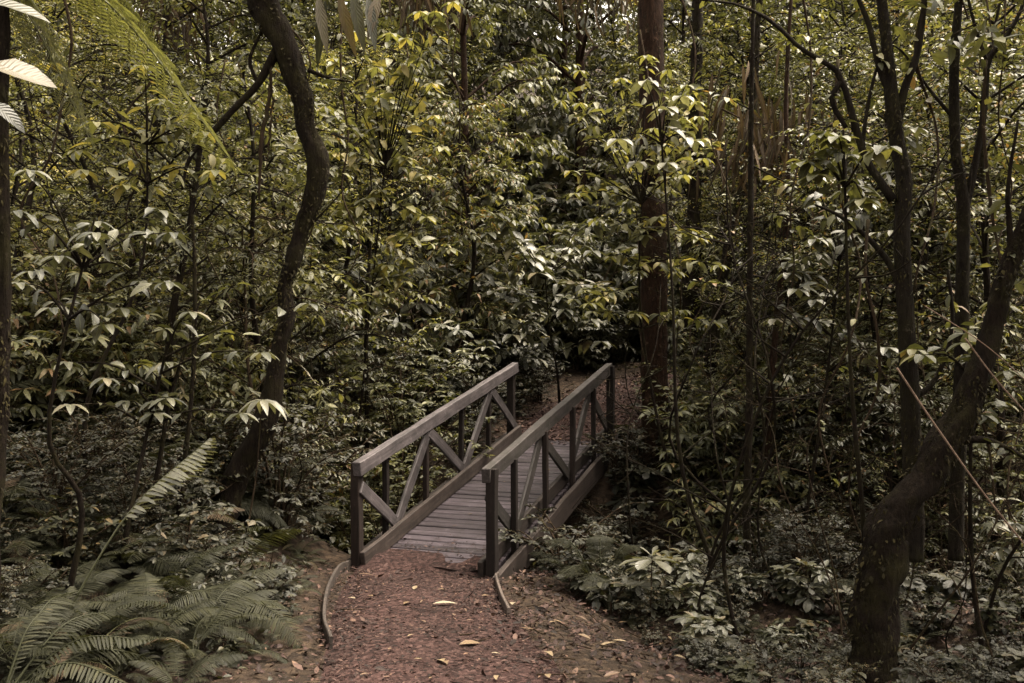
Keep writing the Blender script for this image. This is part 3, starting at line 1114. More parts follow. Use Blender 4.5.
# --- right side
for x, y in scatter(38, lambda y: .10 * y, fr, 8.6, 14.2, .5, lambda x, y: st(x, y)[1] > 2.0 and not (575 < px_of(x, y) < 800 and y < 13), mind=.55):
    k = random.choice(['shrub_small', 'shrub_tiny', 'shrub_fine', 'shrub_tiny', 'tree_q', 'shrub_small_olive', 'shrub_narrow_dark'])
    plant(k, 'shrub', x, y, random.uniform(.6, 1.05), random.random() * 6.28,
          'dark small leaved shrub in the hollow right of the bridge', 'shrub', 'shrubs in the hollow right of the bridge')
for x, y in scatter(17, lambda y: .20 * y, fr, 9.5, 14.5, .8, lambda x, y: st(x, y)[1] > 3.0 and not (590 < px_of(x, y) < 760 and y < 13), mind=.9):
    k = random.choice(['tree_e', 'tree_f', 'tree_c_olive', 'tree_p', 'tree_f'])
    plant(k, 'understory_tree', x, y, random.uniform(.65, 1.0), random.random() * 6.28,
          'thin understory tree with small leaves behind the forked tree', 'tree', 'understory trees behind the forked tree')
# --- thin bare stems and creepers threading the undergrowth
BARE = []
for k in range(6):
    rng = np.random.default_rng(600 + k)
    g = Geo()
    H = 3.2 + rng.random() * 2.5
    pts = [np.array([0, 0, -.2])]
    for j in range(5):
        pts.append(pts[-1] + np.array([rng.normal(0, .26), rng.normal(0, .26), H / 5]))
    S = spline(pts, 22)
    tube(g, S, np.linspace(.016, .004, 22), 6, rough=.15, seed=k)
    gb = Geo()
    for j in range(7):
        i = 4 + int(rng.random() * 16)
        a = rng.random() * 6.28
        ln = .3 + .7 * rng.random()
        e = S[i] + ln * np.array([math.cos(a), math.sin(a), .5 * rng.random() + .1])
        m_ = (S[i] + e) / 2 + rng.normal(0, .06, 3)
        tube(gb, spline([S[i], m_, e], 8), np.linspace(.008, .002, 8), 4, cap=False)
        for q in range(3):
            f = e + (S[i] - e) * rng.random() * .6
            tube(gb, spline([f, f + rng.normal(0, .1, 3), f + rng.normal(0, .2, 3)], 5), np.linspace(.004, .0015, 5), 4, cap=False)
    for q in range(len(gb.V)):
        g.add(gb.V[q], gb.Q[q] - gb.Q[q].min() if False else gb.Q[q] - sum(len(v) for v in gb.V[:q]), .5)
    BARE.append([('stem', g.mesh('stem', M['stem' if k % 2 else 'bark_dark']))])
for k in range(6):
    KIT['bare_%d' % k] = BARE[k]
for x, y in scatter(26, lambda y: .14 * y, lambda y: .55 * y, 7.4, 15, .5, lambda x, y: st(x, y)[1] > 1.8, mind=.4):
    plant('bare_%d' % random.randrange(6), 'sapling', x, y, random.uniform(.6, 1.2), random.random() * 6.28,
          'thin bare twiggy sapling in the thicket right of the bridge', 'sapling', 'bare saplings right of the bridge', tilt=(random.gauss(0, .12), random.gauss(0, .12)))
for x, y in scatter(18, lambda y: -.55 * y, lambda y: -.14 * y, 8.0, 15, .5, mind=.5):
    plant('bare_%d' % random.randrange(6), 'sapling', x, y, random.uniform(.5, 1.1), random.random() * 6.28,
          'thin bare twiggy sapling in the thicket left of the bridge', 'sapling', 'bare saplings left of the bridge', tilt=(random.gauss(0, .12), random.gauss(0, .12)))
for x, y in scatter(16, lambda y: .33 * y, lambda y: .54 * y, 6.4, 9.5, .5, mind=.3):
    plant('bare_%d' % random.randrange(6), 'sapling', x, y, random.uniform(.3, .6), random.random() * 6.28,
          'small bare twiggy stem beside the big leaning trunk', 'sapling', 'small bare stems beside the leaning trunk', tilt=(random.gauss(0, .3), random.gauss(0, .3)))
for x, y in scatter(30, lambda y: .10 * y, lambda y: .42 * y, 10.8, 14.2, .45, lambda x, y: st(x, y)[1] > 2.0 and px_of(x, y) > 690, mind=.5):
    plant(random.choice(['shrub_fine', 'shrub_small_olive', 'shrub_broad', 'shrub_narrow', 'shrub_fine']), 'shrub', x, y, random.uniform(.55, .95), random.random() * 6.28,
          'olive shrub filling the gaps between the dark trunks right of the bridge', 'shrub', 'shrubs between the trunks right of the bridge')
for x, y in scatter(20, lambda y: -.53 * y, lambda y: -.17 * y, 7.2, 9.6, .6, lambda x, y: not (195 < px_of(x, y) < 295), mind=.5):
    plant(random.choice(['shrub_low', 'shrub_tiny', 'shrub_low_fern']), 'shrub', x, y, random.uniform(.6, .95), random.random() * 6.28,
          'dark bushy undershrub rising above the ferns on the left bank', 'shrub', 'undershrubs above the left bank ferns')
for q in ((4.1, 1.95), (4.45, 2.05), (3.7, 1.85), (5.2, 2.2), (3.3, 1.75), (4.2, 2.3)):
    x, y = xy(*q)
    plant(random.choice(['shrub_low', 'low_tiny']), 'shrub', float(x), float(y), random.uniform(.3, .42), random.random() * 6.28,
          'low dark shrub against the bank at the far right end of the bridge', 'shrub', 'low shrubs at the far right end of the bridge')
# --- low plants beside the path
for x, y in scatter(120, lambda y: .03 * y, lambda y: .53 * y, 5.9, 9.9, .3, lambda x, y: px_of(x, y) > np.interp(y, [6, 7.4, 8.3, 9.5], [700, 670, 600, 535]), mind=.18):
    k = random.choice(['seedling', 'seedling_small', 'seedling', 'seedling_small', 'low_tiny_olive', 'low_tiny', 'shrub_low', 'shrub_low'])
    sc = random.uniform(.6, 1.1) * (.55 if 'low' in k else 1) * float(np.interp(y, [6, 9], [.62, 1]))
    plant(k, 'seedling', x, y, sc, random.random() * 6.28,
          'low leafy seedling on the ground between path and leaning trunk', 'seedling', 'seedlings right of the path')
for x, y in scatter(55, lambda y: .0 * y, lambda y: .30 * y, 9.6, 13, .15, lambda x, y: st(x, y)[1] > 1.62, mind=.25):
    k = random.choice(['shrub_low', 'low_tiny', 'low_tiny', 'seedling', 'seedling_small'])
    plant(k, 'seedling', x, y, random.uniform(.7, 1.2) * (.8 if k == 'shrub_low' else 1.2), random.random() * 6.28,
          'low plant in the dark gully below the right bridge beam', 'seedling', 'low plants in the gully')
for x, y in scatter(30, lambda y: -.53 * y, lambda y: -.17 * y, 6.0, 9.8, .45, lambda x, y: not (195 < px_of(x, y) < 290 and y > 7.8), mind=.28):
    k = random.choice(['seedling_small', 'low_tiny', 'seedling', 'shrub_low', 'shrub_low', 'shrub_tiny'])
    plant(k, 'seedling', x, y, random.uniform(.6, 1.0) * {'low_tiny': .8, 'shrub_low': .7, 'shrub_narrow_dark': .42, 'shrub_tiny': .5}.get(k, 1), random.random() * 6.28,
          'low leafy plant among the ferns on the left bank', 'seedling', 'low plants among the left bank ferns')
for x, y in scatter(150, lambda y: -.55 * y, lambda y: -.13 * y, 5.3, 10.2, .72, lambda x, y: not (200 < px_of(x, y) < 280 and 8 < y < 9.05), mind=.24):
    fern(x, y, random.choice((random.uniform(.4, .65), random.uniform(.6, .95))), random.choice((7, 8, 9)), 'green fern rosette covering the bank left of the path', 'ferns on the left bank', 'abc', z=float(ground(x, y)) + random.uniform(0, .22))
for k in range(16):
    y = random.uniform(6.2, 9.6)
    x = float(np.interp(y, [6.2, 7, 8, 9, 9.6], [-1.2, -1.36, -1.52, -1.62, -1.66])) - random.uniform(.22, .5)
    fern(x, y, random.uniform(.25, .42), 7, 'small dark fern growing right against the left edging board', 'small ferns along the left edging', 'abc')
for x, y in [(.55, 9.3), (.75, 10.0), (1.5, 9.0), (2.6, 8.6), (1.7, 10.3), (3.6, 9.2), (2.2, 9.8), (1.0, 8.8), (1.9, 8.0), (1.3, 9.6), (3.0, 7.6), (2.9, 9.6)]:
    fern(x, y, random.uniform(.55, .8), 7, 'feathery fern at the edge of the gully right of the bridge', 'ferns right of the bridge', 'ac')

for x, y in scatter(30, lambda y: -.06 * y, lambda y: .12 * y, 12.6, 18.5, .2, lambda x, y: st(x, y)[1] < 0, mind=.35):
    plant(random.choice(['shrub_low', 'shrub_broad_grey', 'shrub_tiny']), 'shrub', x, y, random.uniform(.5, .8), random.random() * 6.28,
          'low shrub on the bank where the left railing ends', 'shrub', 'low shrubs where the left railing ends')
for x, y in scatter(9, lambda y: -.52 * y, lambda y: -.16 * y, 8.2, 13, .7, lambda x, y: not (190 < px_of(x, y) < 310 and y < 9.2), mind=1.0):
    fern(x, y, random.uniform(.8, 1.2), 9, 'young tree fern rising above the shrubs left of the bridge', 'young tree ferns left of the bridge', 'abb', z=float(ground(x, y)) + random.uniform(.15, .5), stem=True)
for x, y in scatter(5, lambda y: .16 * y, lambda y: .50 * y, 9.5, 13, .7, lambda x, y: st(x, y)[1] > 2.2, mind=1.0):
    fern(x, y, random.uniform(.9, 1.3), 8, 'young tree fern among the stems right of the bridge', 'young tree ferns right of the bridge', 'abb', z=float(ground(x, y)) + random.uniform(.1, .4), stem=True)

for x, y in scatter(10, lambda y: .02 * y, lambda y: .30 * y, 7.2, 9.9, .3, lambda x, y: px_of(x, y) > np.interp(y, [7.2, 8.3, 9.5], [680, 610, 545]), mind=.5):
    plant('seedling_grey', 'seedling', x, y, random.uniform(.7, 1.2), random.random() * 6.28,
          'upright seedling with oval green leaves close to the right side of the bridge', 'seedling', 'oval leaved seedlings near the right side of the bridge')

# --- ground cover that nobody could count
def scatter_xy(n, x0, x1, y0, y1, f):
    x = rng.uniform(x0, x1, n)
    y = rng.uniform(y0, y1, n)
    keep = rng.random(n) < f(x, y)
    return x[keep], y[keep]


rng = np.random.default_rng(77)
g = Geo()


def cover(x, y):
    pd = path_dist(x, y)
    s, t = st(x, y)
    d = sstep(.15, .7, pd) * (np.abs(x) < .6 * y + 1) * np.clip(vnoise(x, y, 1.3, 8) * 1.7 - .35, 0.05, 1)
    d = d * np.where((x > -.1) & (x < 1.5) & (s < -.2), sstep(.7, 1.5, pd) * .6, 1)
    return d * np.where((s > -.2) & (s < BL) & (t > -.2) & (t < BW + .2), .1, 1)


x, y = scatter_xy(26000, -10, 10, 5.2, 19, cover)
n = len(x)
P = np.stack([x, y, ground(x, y) + rng.random(n) * .16], -1)
a = rng.random(n) * 6.28
D = np.stack([np.cos(a), np.sin(a), rng.normal(.35, .3, n)], -1)
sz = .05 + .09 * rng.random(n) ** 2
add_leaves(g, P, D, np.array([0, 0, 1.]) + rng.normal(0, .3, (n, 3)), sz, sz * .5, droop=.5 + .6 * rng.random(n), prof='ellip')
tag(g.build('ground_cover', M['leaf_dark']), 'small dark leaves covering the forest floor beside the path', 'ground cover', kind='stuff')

g = Geo()


def litter(x, y):
    pd = path_dist(x, y)
    s, t = st(x, y)
    d = (.25 + .75 * vnoise(x, y, 1.1, 9)) * np.where(x < path_cx(y) - .6, .35, 1)
    d = d * np.where((pd < .05) & (s < 4), .12 + .6 * sstep(-.35, .05, pd), 1) * np.where((pd < .05) & (s > 0), 1.4, 1)
    return d * np.where((s > -.1) & (s < BL + .1) & (t > -.2) & (t < BW + .2), 0, 1) * (np.abs(x) < .6 * y + .5)


for (nn, x0, x1, y0, y1) in ((30000, -4, 4, 4.5, 9.4), (12000, -8, 8, 9, 18)):
    x, y = scatter_xy(nn, x0, x1, y0, y1, litter)
    n = len(x)
    P = np.stack([x, y, ground(x, y) + .016 + rng.random(n) * .02], -1)
    a = rng.random(n) * 6.28
    D = np.stack([np.cos(a), np.sin(a), rng.normal(.05, .18, n)], -1)
    sz = .022 + .06 * rng.random(n) ** 2.2
    add_leaves(g, P, D, np.array([0, 0, 1.]) + rng.normal(0, .35, (n, 3)), sz, sz * (.35 + .2 * rng.random(n)), droop=rng.normal(.2, .6, n), fold=.1 + .4 * rng.random(n))
s_, t_ = rng.uniform(4.0, 10, 7000), rng.uniform(-.4, 1.8, 7000)
t_ = t_ + far_bend(s_)
x, y = xy(s_, t_)
n = len(x)
P = np.stack([x, y, ground(x, y) + .03 + rng.random(n) * .02], -1)
a = rng.random(n) * 6.28
sz = .03 + .06 * rng.random(n) ** 2
add_leaves(g, P, np.stack([np.cos(a), np.sin(a), rng.normal(.05, .2, n)], -1), np.array([0, 0, 1.]) + rng.normal(0, .35, (n, 3)), sz, sz * .45, droop=rng.normal(.2, .6, n), tint=.35 + .65 * rng.random(n))
# crumbs on the path itself
x, y = scatter_xy(30000, -2.5, 1.5, 5.2, 9.7, lambda x, y: (path_dist(x, y) < .1) * (.3 + .7 * vnoise(x, y, 2.5, 4)) * np.where(st(x, y)[0] > 0, 0, 1))
n = len(x)
P = np.stack([x, y, ground(x, y) + .03 + rng.random(n) * .006], -1)
a = rng.random(n) * 6.28
sz = .012 + .03 * rng.random(n) ** 2
add_leaves(g, P, np.stack([np.cos(a), np.sin(a), rng.normal(0, .2, n)], -1), np.array([0, 0, 1.]) + rng.normal(0, .3, (n, 3)), sz, sz * .45, droop=.2)
x, y = rng.uniform(0, 1, 900) ** 2.2 * .8 - .05, rng.uniform(.03, BW - .03, 900)
x = x * (.5 + vnoise(y, x * 0, 4, 3))
X_, Y_ = xy(x, y)
n = len(x)
P = np.stack([X_, Y_, np.maximum(bz(x), 0) + .006 + rng.random(n) * .012], -1)
a = rng.random(n) * 6.28
sz = .012 + .035 * rng.random(n) ** 2
add_leaves(g, P, np.stack([np.cos(a), np.sin(a), rng.normal(.05, .2, n)], -1), np.array([0, 0, 1.]) + rng.normal(0, .3, (n, 3)), sz, sz * .5, droop=.2)
tag(g.build('leaf_litter', M['leaf_litter']), 'brown dead leaves strewn over the soil and the path', 'leaf litter', kind='stuff')

# ------------------------------------------------------------------ the trees one can tell apart
def poly(pts, Y, n=30):
    """pixel points (x, y, radius in m[, depth]) to a dense world polyline with radii"""
    A = np.array([[*at(p[0], p[1], p[3] if len(p) > 3 else Y), p[2]] for p in pts])
    S = spline(A, n)
    return S[:, :3], np.maximum(S[:, 3], .002)


def branch_leaves(gl, pts, n, L, W, prof='ellip', droop=.7, start=.3):
    k = (start + (1 - start) * rng.random(n)) * (len(pts) - 1)
    i = np.minimum(k.astype(int), len(pts) - 2)
    P = pts[i] + (pts[i + 1] - pts[i]) * (k - i)[:, None]
    a = rng.random(n) * 6.28
    D = np.stack([np.cos(a), np.sin(a), rng.normal(0, .35, n)], -1)
    sz = .6 + .6 * rng.random(n)
    add_leaves(gl, P + norm(D) * .02, D, np.array([0, 0, 1.]) + rng.normal(0, .35, (n, 3)), L * sz, W * sz, droop=droop * (.5 + rng.random(n)), prof=prof)


def crown_cloud(gl, gs, c, rad, n_tw, L, W, prof='ellip', per=9):
    """twigs with leaves spread through an ellipsoid round c"""
    c = np.asarray(c)
    for k in range(n_tw):
        d = norm(rng.normal(0, 1, 3))
        p = c + d * np.asarray(rad) * rng.random() ** .4
        td = norm(d * np.array([1, 1, .3]) + rng.normal(0, .5, 3))
        e = p + td * (.3 + .3 * rng.random())
        tube(gs, spline([p - td * .15, (p + e) / 2 + [0, 0, .04], e], 4), np.linspace(.008, .003, 4), 4, cap=False)
        branch_leaves(gl, spline([p, e], 5), per, L, W, prof, start=0)


def special_tree(name, label, cat, trunk, Y, bark, branches=(), crown=None, leafmat='leaf_olive', leaves=None, group=None, sides=18, rough=.27, n=120, vines=()):
    global rng
    rng = np.random.default_rng(abs(hash(label)) % 1000 if False else sum(map(ord, label)))
    P, r = poly(trunk, Y, n)
    base = P[0].copy()
    o = empty(name, base, label, cat, group)
    g_ = Geo()
    tube(g_, P - base, r, sides, rough=rough, seed=len(label))
    g_.build('trunk', M[bark], o)
    seen = (P[:, 2] < 7)
    kk = rng.integers(0, max(int(seen.sum()) - 1, 1), int(2600 * min(r[0] / .12, 1.4)))
    ff = rng.random((len(kk), 1))
    C_ = P[kk] * (1 - ff) + P[kk + 1] * ff - base
    an = rng.random(len(kk)) * 6.283
    tg = norm(P[kk + 1] - P[kk])
    sx = norm(np.cross(tg, [0, 1., 0.01]))
    sy = np.cross(sx, tg)
    out = sx * np.cos(an)[:, None] + sy * np.sin(an)[:, None]
    keep = np.array([noise.noise(Vector(c_ * 2.1)) for c_ in C_ + out * .1]) > -.08
    gm = Geo()
    m_ = int(keep.sum())
    add_leaves(gm, (C_ + out * (r[kk] * .97)[:, None])[keep], (out * .6 + np.array([0, 0, -.9]) + rng.normal(0, .4, (len(kk), 3)))[keep], (out + [0, 0, 1.])[keep],
               .016 + .045 * rng.random(m_) ** 2.5, .006 + .008 * rng.random(m_), droop=.9, prof='lance')
    if gm.n:
        tag(gm.build('moss', M['moss'], o), kind='stuff')
    if r[0] > .09:
        gc = Geo()                                            # creepers that climb the bark in patches
        for q in range(12):
            k0 = rng.integers(3, max(int(seen.sum()) - 12, 5))
            a0 = rng.random() * 6.283
            ks = np.clip(k0 + np.arange(14), 0, len(P) - 2)
            for _ in range(2):
                aa = a0 + np.cumsum(rng.normal(0, .22, 14))
                tg_ = norm(P[ks + 1] - P[ks])
                sx_ = norm(np.cross(tg_, [0, 1., .01]))
                o_ = sx_ * np.cos(aa)[:, None] + np.cross(sx_, tg_) * np.sin(aa)[:, None]
                sz = .018 + .032 * rng.random(14)
                add_leaves(gc, P[ks] - base + o_ * (r[ks] * 1.02)[:, None], o_ * .8 + np.array([0, 0, -.35]) + rng.normal(0, .35, (14, 3)), o_ * .4 + [0, 0, 1.], sz, sz * .55, droop=.8, prof='ellip')
        tag(gc.build('creeper_leaves', M['moss'], o), kind='stuff')
    gl, gs = Geo(), Geo()
    for br in branches:
        B, rb = poly(br, Y, 18)
        gb = Geo()
        tube(gb, B - base, rb, 8, rough=.18, seed=int(br[0][0]))
        gb.build('branch', M[bark], o)
        if leaves:
            branch_leaves(gl, B - base, leaves[0], leaves[1], leaves[2], leaves[3] if len(leaves) > 3 else 'ellip')
    for vn in vines:
        B, rb = poly(vn, Y, 20)
        B = B + rng.normal(0, .006, B.shape)
        gb = Geo()
        tube(gb, B - base, rb, 5, rough=.4, seed=int(vn[0][0]))
        gb.build('hanging_vine', M['stem'], o)
    if crown:
        for (px, py, Yc, rad, ntw, L, W) in crown:
            crown_cloud(gl, gs, at(px, py, Yc) - base, rad, ntw, L, W)
    if gl.n:
        gl.build('crown', M[leafmat], o)
    if gs.n:
        tag(gs.build('twigs', M['stem'], o), kind='stuff')
    return o


special_tree('gnarled_tree', 'dark mossy tree with twisting S-shaped trunk left of the bridge', 'tree',
             [(203, 562, .17), (214, 533, .14), (228, 500, .115), (243, 462, .105), (262, 428, .10), (274, 385, .082), (279, 350, .072), (287, 315, .07), (285, 285, .062), (293, 262, .075), (303, 228, .07), (316, 188, .088),
              (318, 160, .095), (307, 128, .09), (303, 100, .10), (291, 66, .105), (281, 36, .115), (266, 8, .13), (262, -40, .125), (270, -140, .12), (300, -260, .09)], 9.0, 'bark_dark',
             branches=[[(278, 48, .05), (258, 84, .035), (238, 105, .03), (212, 133, .028), (190, 158, .02), (182, 190, .012)],
                       [(308, 70, .02), (330, 78, .014), (352, 82, .008)], [(296, 240, .02), (310, 226, .015), (330, 205, .008), (352, 180, .004)],
                       [(258, 84, .02), (250, 60, .018), (262, 30, .012), (270, 5, .008)]],
             vines=[[(271, 55, .014), (270, 90, .016), (262, 140, .020), (258, 200, .008)], [(268, 58, .008), (272, 110, .010), (266, 170, .006)],
                    [(283, 20, .010), (310, 60, .008), (300, 130, .008), (322, 190, .008), (300, 260, .006)]],
             crown=[(270, -190, 9.0, (2.2, 2.0, .8), 110, .2, .08), (420, -260, 8.5, (1.6, 1.6, .7), 60, .2, .08)], leafmat='leaf_olive', leaves=(5, .13, .05))
special_tree('edge_tree', 'dark straight trunk cut by the left edge of the photo', 'tree',
             [(-14, 640, .05), (-6, 480, .045), (1, 380, .04), (3, 250, .036), (0, 120, .036), (3, 0, .034), (0, -160, .03)], 5.0, 'bark_dark',
             crown=[(-60, -200, 5.2, (1.5, 1.5, .5), 50, .2, .08)], n=30)
special_tree('straight_tree', 'tall straight reddish brown trunk beside the far end of the bridge', 'tree',
             [(660, 520, .20), (657, 480, .175), (655, 400, .165), (654, 280, .16), (653, 150, .155), (651, 0, .15), (650, -200, .13)], 12.2, 'bark_brown',
             branches=[[(653, 160, .03), (675, 150, .02), (705, 155, .012), (740, 175, .006)]],
             crown=[(655, -210, 12.2, (2.2, 2.2, .9), 90, .2, .08)], leaves=(8, .14, .05), rough=.1)
special_tree('leaning_tree', 'slim dark trunk leaning right, just right of the straight reddish trunk', 'tree',
             [(708, 480, .10), (706, 430, .09), (712, 350, .08), (724, 270, .07), (742, 190, .06), (752, 120, .05), (758, 20, .04), (770, -80, .03)], 13.0, 'bark_dark',
             crown=[(765, -60, 13, (1.4, 1.4, 1.0), 50, .17, .07)], leaves=None)
special_tree('thick_tree', 'dark trunk half hidden behind the leaning slim trunk', 'tree',
             [(686, 480, .14), (688, 400, .13), (690, 300, .12), (694, 200, .10), (696, 60, .08), (700, -60, .07)], 14.5, 'bark_dark')
special_tree('sapling', 'thin straight pole sapling standing right of the leaning trunks', 'sapling',
             [(748, 590, .036), (747, 500, .034), (749, 400, .031), (750, 280, .028), (751, 150, .024), (752, 60, .02), (755, -40, .014)], 9.0, 'bark_dark',
             branches=[[(750, 300, .009), (720, 285, .006), (690, 280, .004)], [(751, 165, .009), (790, 185, .006), (830, 210, .004)], [(751, 110, .008), (720, 95, .005), (690, 90, .003)],
                       [(750, 220, .008), (780, 215, .005), (815, 235, .003)], [(752, 60, .008), (785, 40, .005), (810, 35, .003)]], leaves=(16, .12, .05), sides=8)
special_tree('sapling', 'reddish thin bent sapling close behind the pole sapling', 'sapling',
             [(770, 500, .05), (769, 430, .045), (774, 350, .04), (782, 270, .038), (788, 190, .03), (786, 100, .024), (792, -20, .018)], 11.0, 'bark_brown',
             branches=[[(785, 230, .012), (810, 200, .008), (840, 190, .005)]], leaves=(20, .12, .05), sides=8)
special_tree('leaning_trunk_tree', 'big dark mossy trunk bending right in the lower right corner', 'tree',
             [(862, 760, .26), (866, 705, .185), (873, 655, .15), (873, 610, .142), (883, 560, .13), (885, 532, .128), (902, 505, .118), (926, 478, .104), (940, 448, .098), (962, 418, .086), (973, 388, .08), (990, 340, .066),
              (1002, 290, .066), (1020, 240, .055), (1045, 170, .045), (1080, 60, .04)], 6.5, 'bark_dark',
             branches=[[(1000, 310, .03), (1010, 250, .022), (1008, 190, .015), (1018, 120, .008)], [(945, 445, .03), (985, 440, .02), (1030, 460, .012)]],
             crown=[(1080, -60, 6.4, (1.6, 1.5, .7), 70, .16, .065)], leaves=(9, .12, .055))
special_tree('forked_tree', 'slender tree with many forking crooked stems in the upper right', 'tree',
             [(912, 560, .085), (914, 500, .08), (911, 430, .072), (908, 360, .066), (904, 290, .062), (902, 235, .06), (904, 180, .058), (897, 140, .055), (892, 100, .052), (888, 60, .045),
              (884, 20, .04), (876, -40, .034)], 7.6, 'bark_grey',
             branches=[[(893, 200, .04), (878, 178, .034), (862, 150, .03), (842, 80, .026), (824, 62, .022), (800, 48, .018), (770, 20, .014), (735, 4, .010), (700, 0, .007)],
                       [(842, 80, .024), (832, 100, .022), (846, 128, .018)],
                       [(892, 100, .03), (878, 62, .025), (868, 22, .02), (852, -15, .015)],
                       [(896, 130, .035), (905, 88, .03), (918, 50, .025), (924, 5, .02), (928, -40, .016)],
                       [(905, 300, .03), (888, 262, .026), (865, 235, .02), (838, 215, .014), (815, 205, .008)],
                       [(910, 400, .03), (935, 380, .02), (952, 330, .016), (948, 270, .012)],
                       [(862, 150, .016), (868, 105, .014), (880, 60, .010), (900, 35, .006)]],
             crown=[(860, -150, 7.6, (1.4, 1.3, .5), 50, .14, .06)], leaves=(11, .12, .05), rough=.12)
special_tree('forked_tree', 'dark two-pronged stem right of the many forked tree', 'tree',
             [(955, 560, .06), (958, 480, .056), (960, 400, .054), (962, 320, .052), (963, 250, .05), (963, 200, .048), (956, 150, .042), (954, 90, .038), (956, 40, .034), (962, -30, .028)], 8.0, 'bark_grey',
             branches=[[(963, 215, .036), (974, 170, .03), (984, 110, .027), (988, 62, .024), (1004, 40, .02), (1022, 8, .016), (1034, -30, .012)],
                       [(988, 64, .016), (976, 30, .014), (966, -10, .010)], [(955, 120, .016), (930, 90, .014), (905, 55, .010), (893, 45, .006)]],
             crown=[(985, -150, 8.0, (1.3, 1.2, .5), 40, .14, .06)], leaves=(9, .13, .055), rough=.12)
special_tree('sapling', 'thin dark sapling stem left of the twisted trunk', 'sapling',
             [(178, 520, .024), (186, 450, .022), (192, 390, .02), (195, 320, .018), (194, 250, .014), (190, 190, .008)], 8.2, 'bark_dark',
             branches=[[(195, 330, .008), (215, 300, .005), (235, 285, .003)], [(194, 260, .008), (170, 235, .005), (150, 225, .003)], [(192, 215, .006), (205, 190, .004), (212, 165, .002)]],
             leaves=(14, .15, .055, 'lance'), sides=7)
special_tree('sapling', 'short slanting sapling stem nearest the left edge ferns', 'sapling',
             [(150, 515, .02), (160, 460, .018), (170, 400, .015), (188, 340, .01), (200, 300, .006)], 7.8, 'bark_dark',
             branches=[[(172, 395, .007), (150, 370, .005), (130, 360, .003)], [(185, 350, .006), (215, 335, .004), (240, 335, .003)]], leaves=(12, .15, .055, 'lance'), sides=7)
special_tree('sapling', 'upright thin sapling between the twisted trunk and the left handrail', 'sapling',
             [(366, 470, .035), (367, 400, .03), (366, 340, .028), (368, 280, .022), (372, 220, .015), (370, 160, .010)], 12.8, 'bark_dark',
             branches=[[(368, 290, .01), (395, 270, .007), (420, 268, .004)], [(368, 250, .01), (345, 230, .007), (325, 228, .004)]], leaves=(16, .18, .065), sides=7)
# pale dry stems leaning across the right
for (pts, lab) in (([(897, 368, .010), (935, 425, .010), (985, 495, .009), (1034, 556, .008)], 'long pale dry stem slanting down across the leaning trunk'),
                   ([(965, 338, .008), (995, 378, .008), (1036, 424, .007)], 'short pale dry stem above the long slanting one at the right edge'),
                   ([(925, 306, .005), (985, 345, .005), (1034, 388, .004)], 'thinnest pale dry stem, crossing just behind the upper leaning trunk')):
    P, r = poly(pts, 5.6, 24)
    g = Geo()
    tube(g, P - P[0], r * .6, 6, rough=.15)
    tag(g.build('dry_stem', M['dry_stem'], loc=P[0]), lab, 'dry stem')

# lianas hanging through the canopy, each with a few leaves
for k, (px, y0, y1, Yd) in enumerate([(60, -20, 330, 8.5), (128, -20, 260, 9.5), (225, 60, 420, 9.8), (345, -20, 300, 11), (405, 40, 330, 13), (462, -20, 240, 15), (676, -20, 430, 11.8), (640, 30, 400, 12.0), (722, 60, 480, 10.5), (800, -20, 420, 9),
                                      (838, 60, 480, 8.4), (868, 220, 560, 7.4), (930, -20, 430, 7.7), (985, 60, 520, 7.0), (1006, -20, 400, 8.2), (780, 120, 520, 12)]):
    rng = np.random.default_rng(800 + k)
    A = [at(px, y0, Yd)]
    for j in range(1, 7):
        A.append(at(px + rng.normal(0, 13), y0 + (y1 - y0) * j / 6, Yd + rng.normal(0, .12)))
    S = spline(A, 40)
    o = empty('liana', S[0], 'thin crooked liana hanging down through the foliage', 'liana', 'lianas hanging through the foliage')
    g, gl = Geo(), Geo()
    tube(g, S - S[0], np.linspace(.011, .005, 40) * (.7 + .7 * rng.random()), 6, rough=.3, seed=k)
    branch_leaves(gl, S - S[0], 22, .09, .045, 'ellip', start=.05)
    g.build('stem', M['stem'], o)
    gl.build('foliage', M['leaf_olive' if k % 3 else 'leaf_grey'], o)

# ------------------------------------------------------------------ single plants that catch the eye
def single(name, label, cat, base, leaves, leafmat, stems=(), r=.008, part='foliage'):
    """leaves: rows of (P, D, U, L, W, droop, prof)"""
    o = empty(name, base, label, cat)
    g_ = Geo()
    for (P, D, U, L, W, dr, pf) in leaves:
        add_leaves(g_, np.asarray(P) - base, D, U, L, W, droop=dr, prof=pf)
    g_.build(part, M[leafmat], o)
    if stems:
        gs = Geo()
        for S in stems:
            S = np.asarray(S)
            tube(gs, spline(S, 10) - base, np.linspace(r, r * .5, 10), 6)
        gs.build('stem', M['stem'], o)
    return o


rng = np.random.default_rng(5)


def whorl(c, n, L, W, droop, prof='lance', tilt=.1, a0=0.0):
    a = a0 + np.arange(n) * 6.283 / n + rng.normal(0, .1, n)
    D = np.stack([np.cos(a), np.sin(a), np.full(n, tilt)], -1)
    return (np.repeat(np.asarray(c)[None], n, 0), D, np.array([0, 0, 1.]) + rng.normal(0, .1, (n, 3)), L * (.8 + .3 * rng.random(n)), W * np.ones(n), droop, prof)


c = at(262, 400, 7.6)
b = np.array([c[0] - .25, 7.7, float(ground(c[0] - .25, 7.7))])
single('whorled_plant', 'pale umbrella of drooping narrow leaves before the twisted trunk', 'plant', b, [whorl(c, 10, .27, .065, 1.1)], 'leaf_pale', [[b, (b + c) / 2 + [.05, 0, .05], c]])
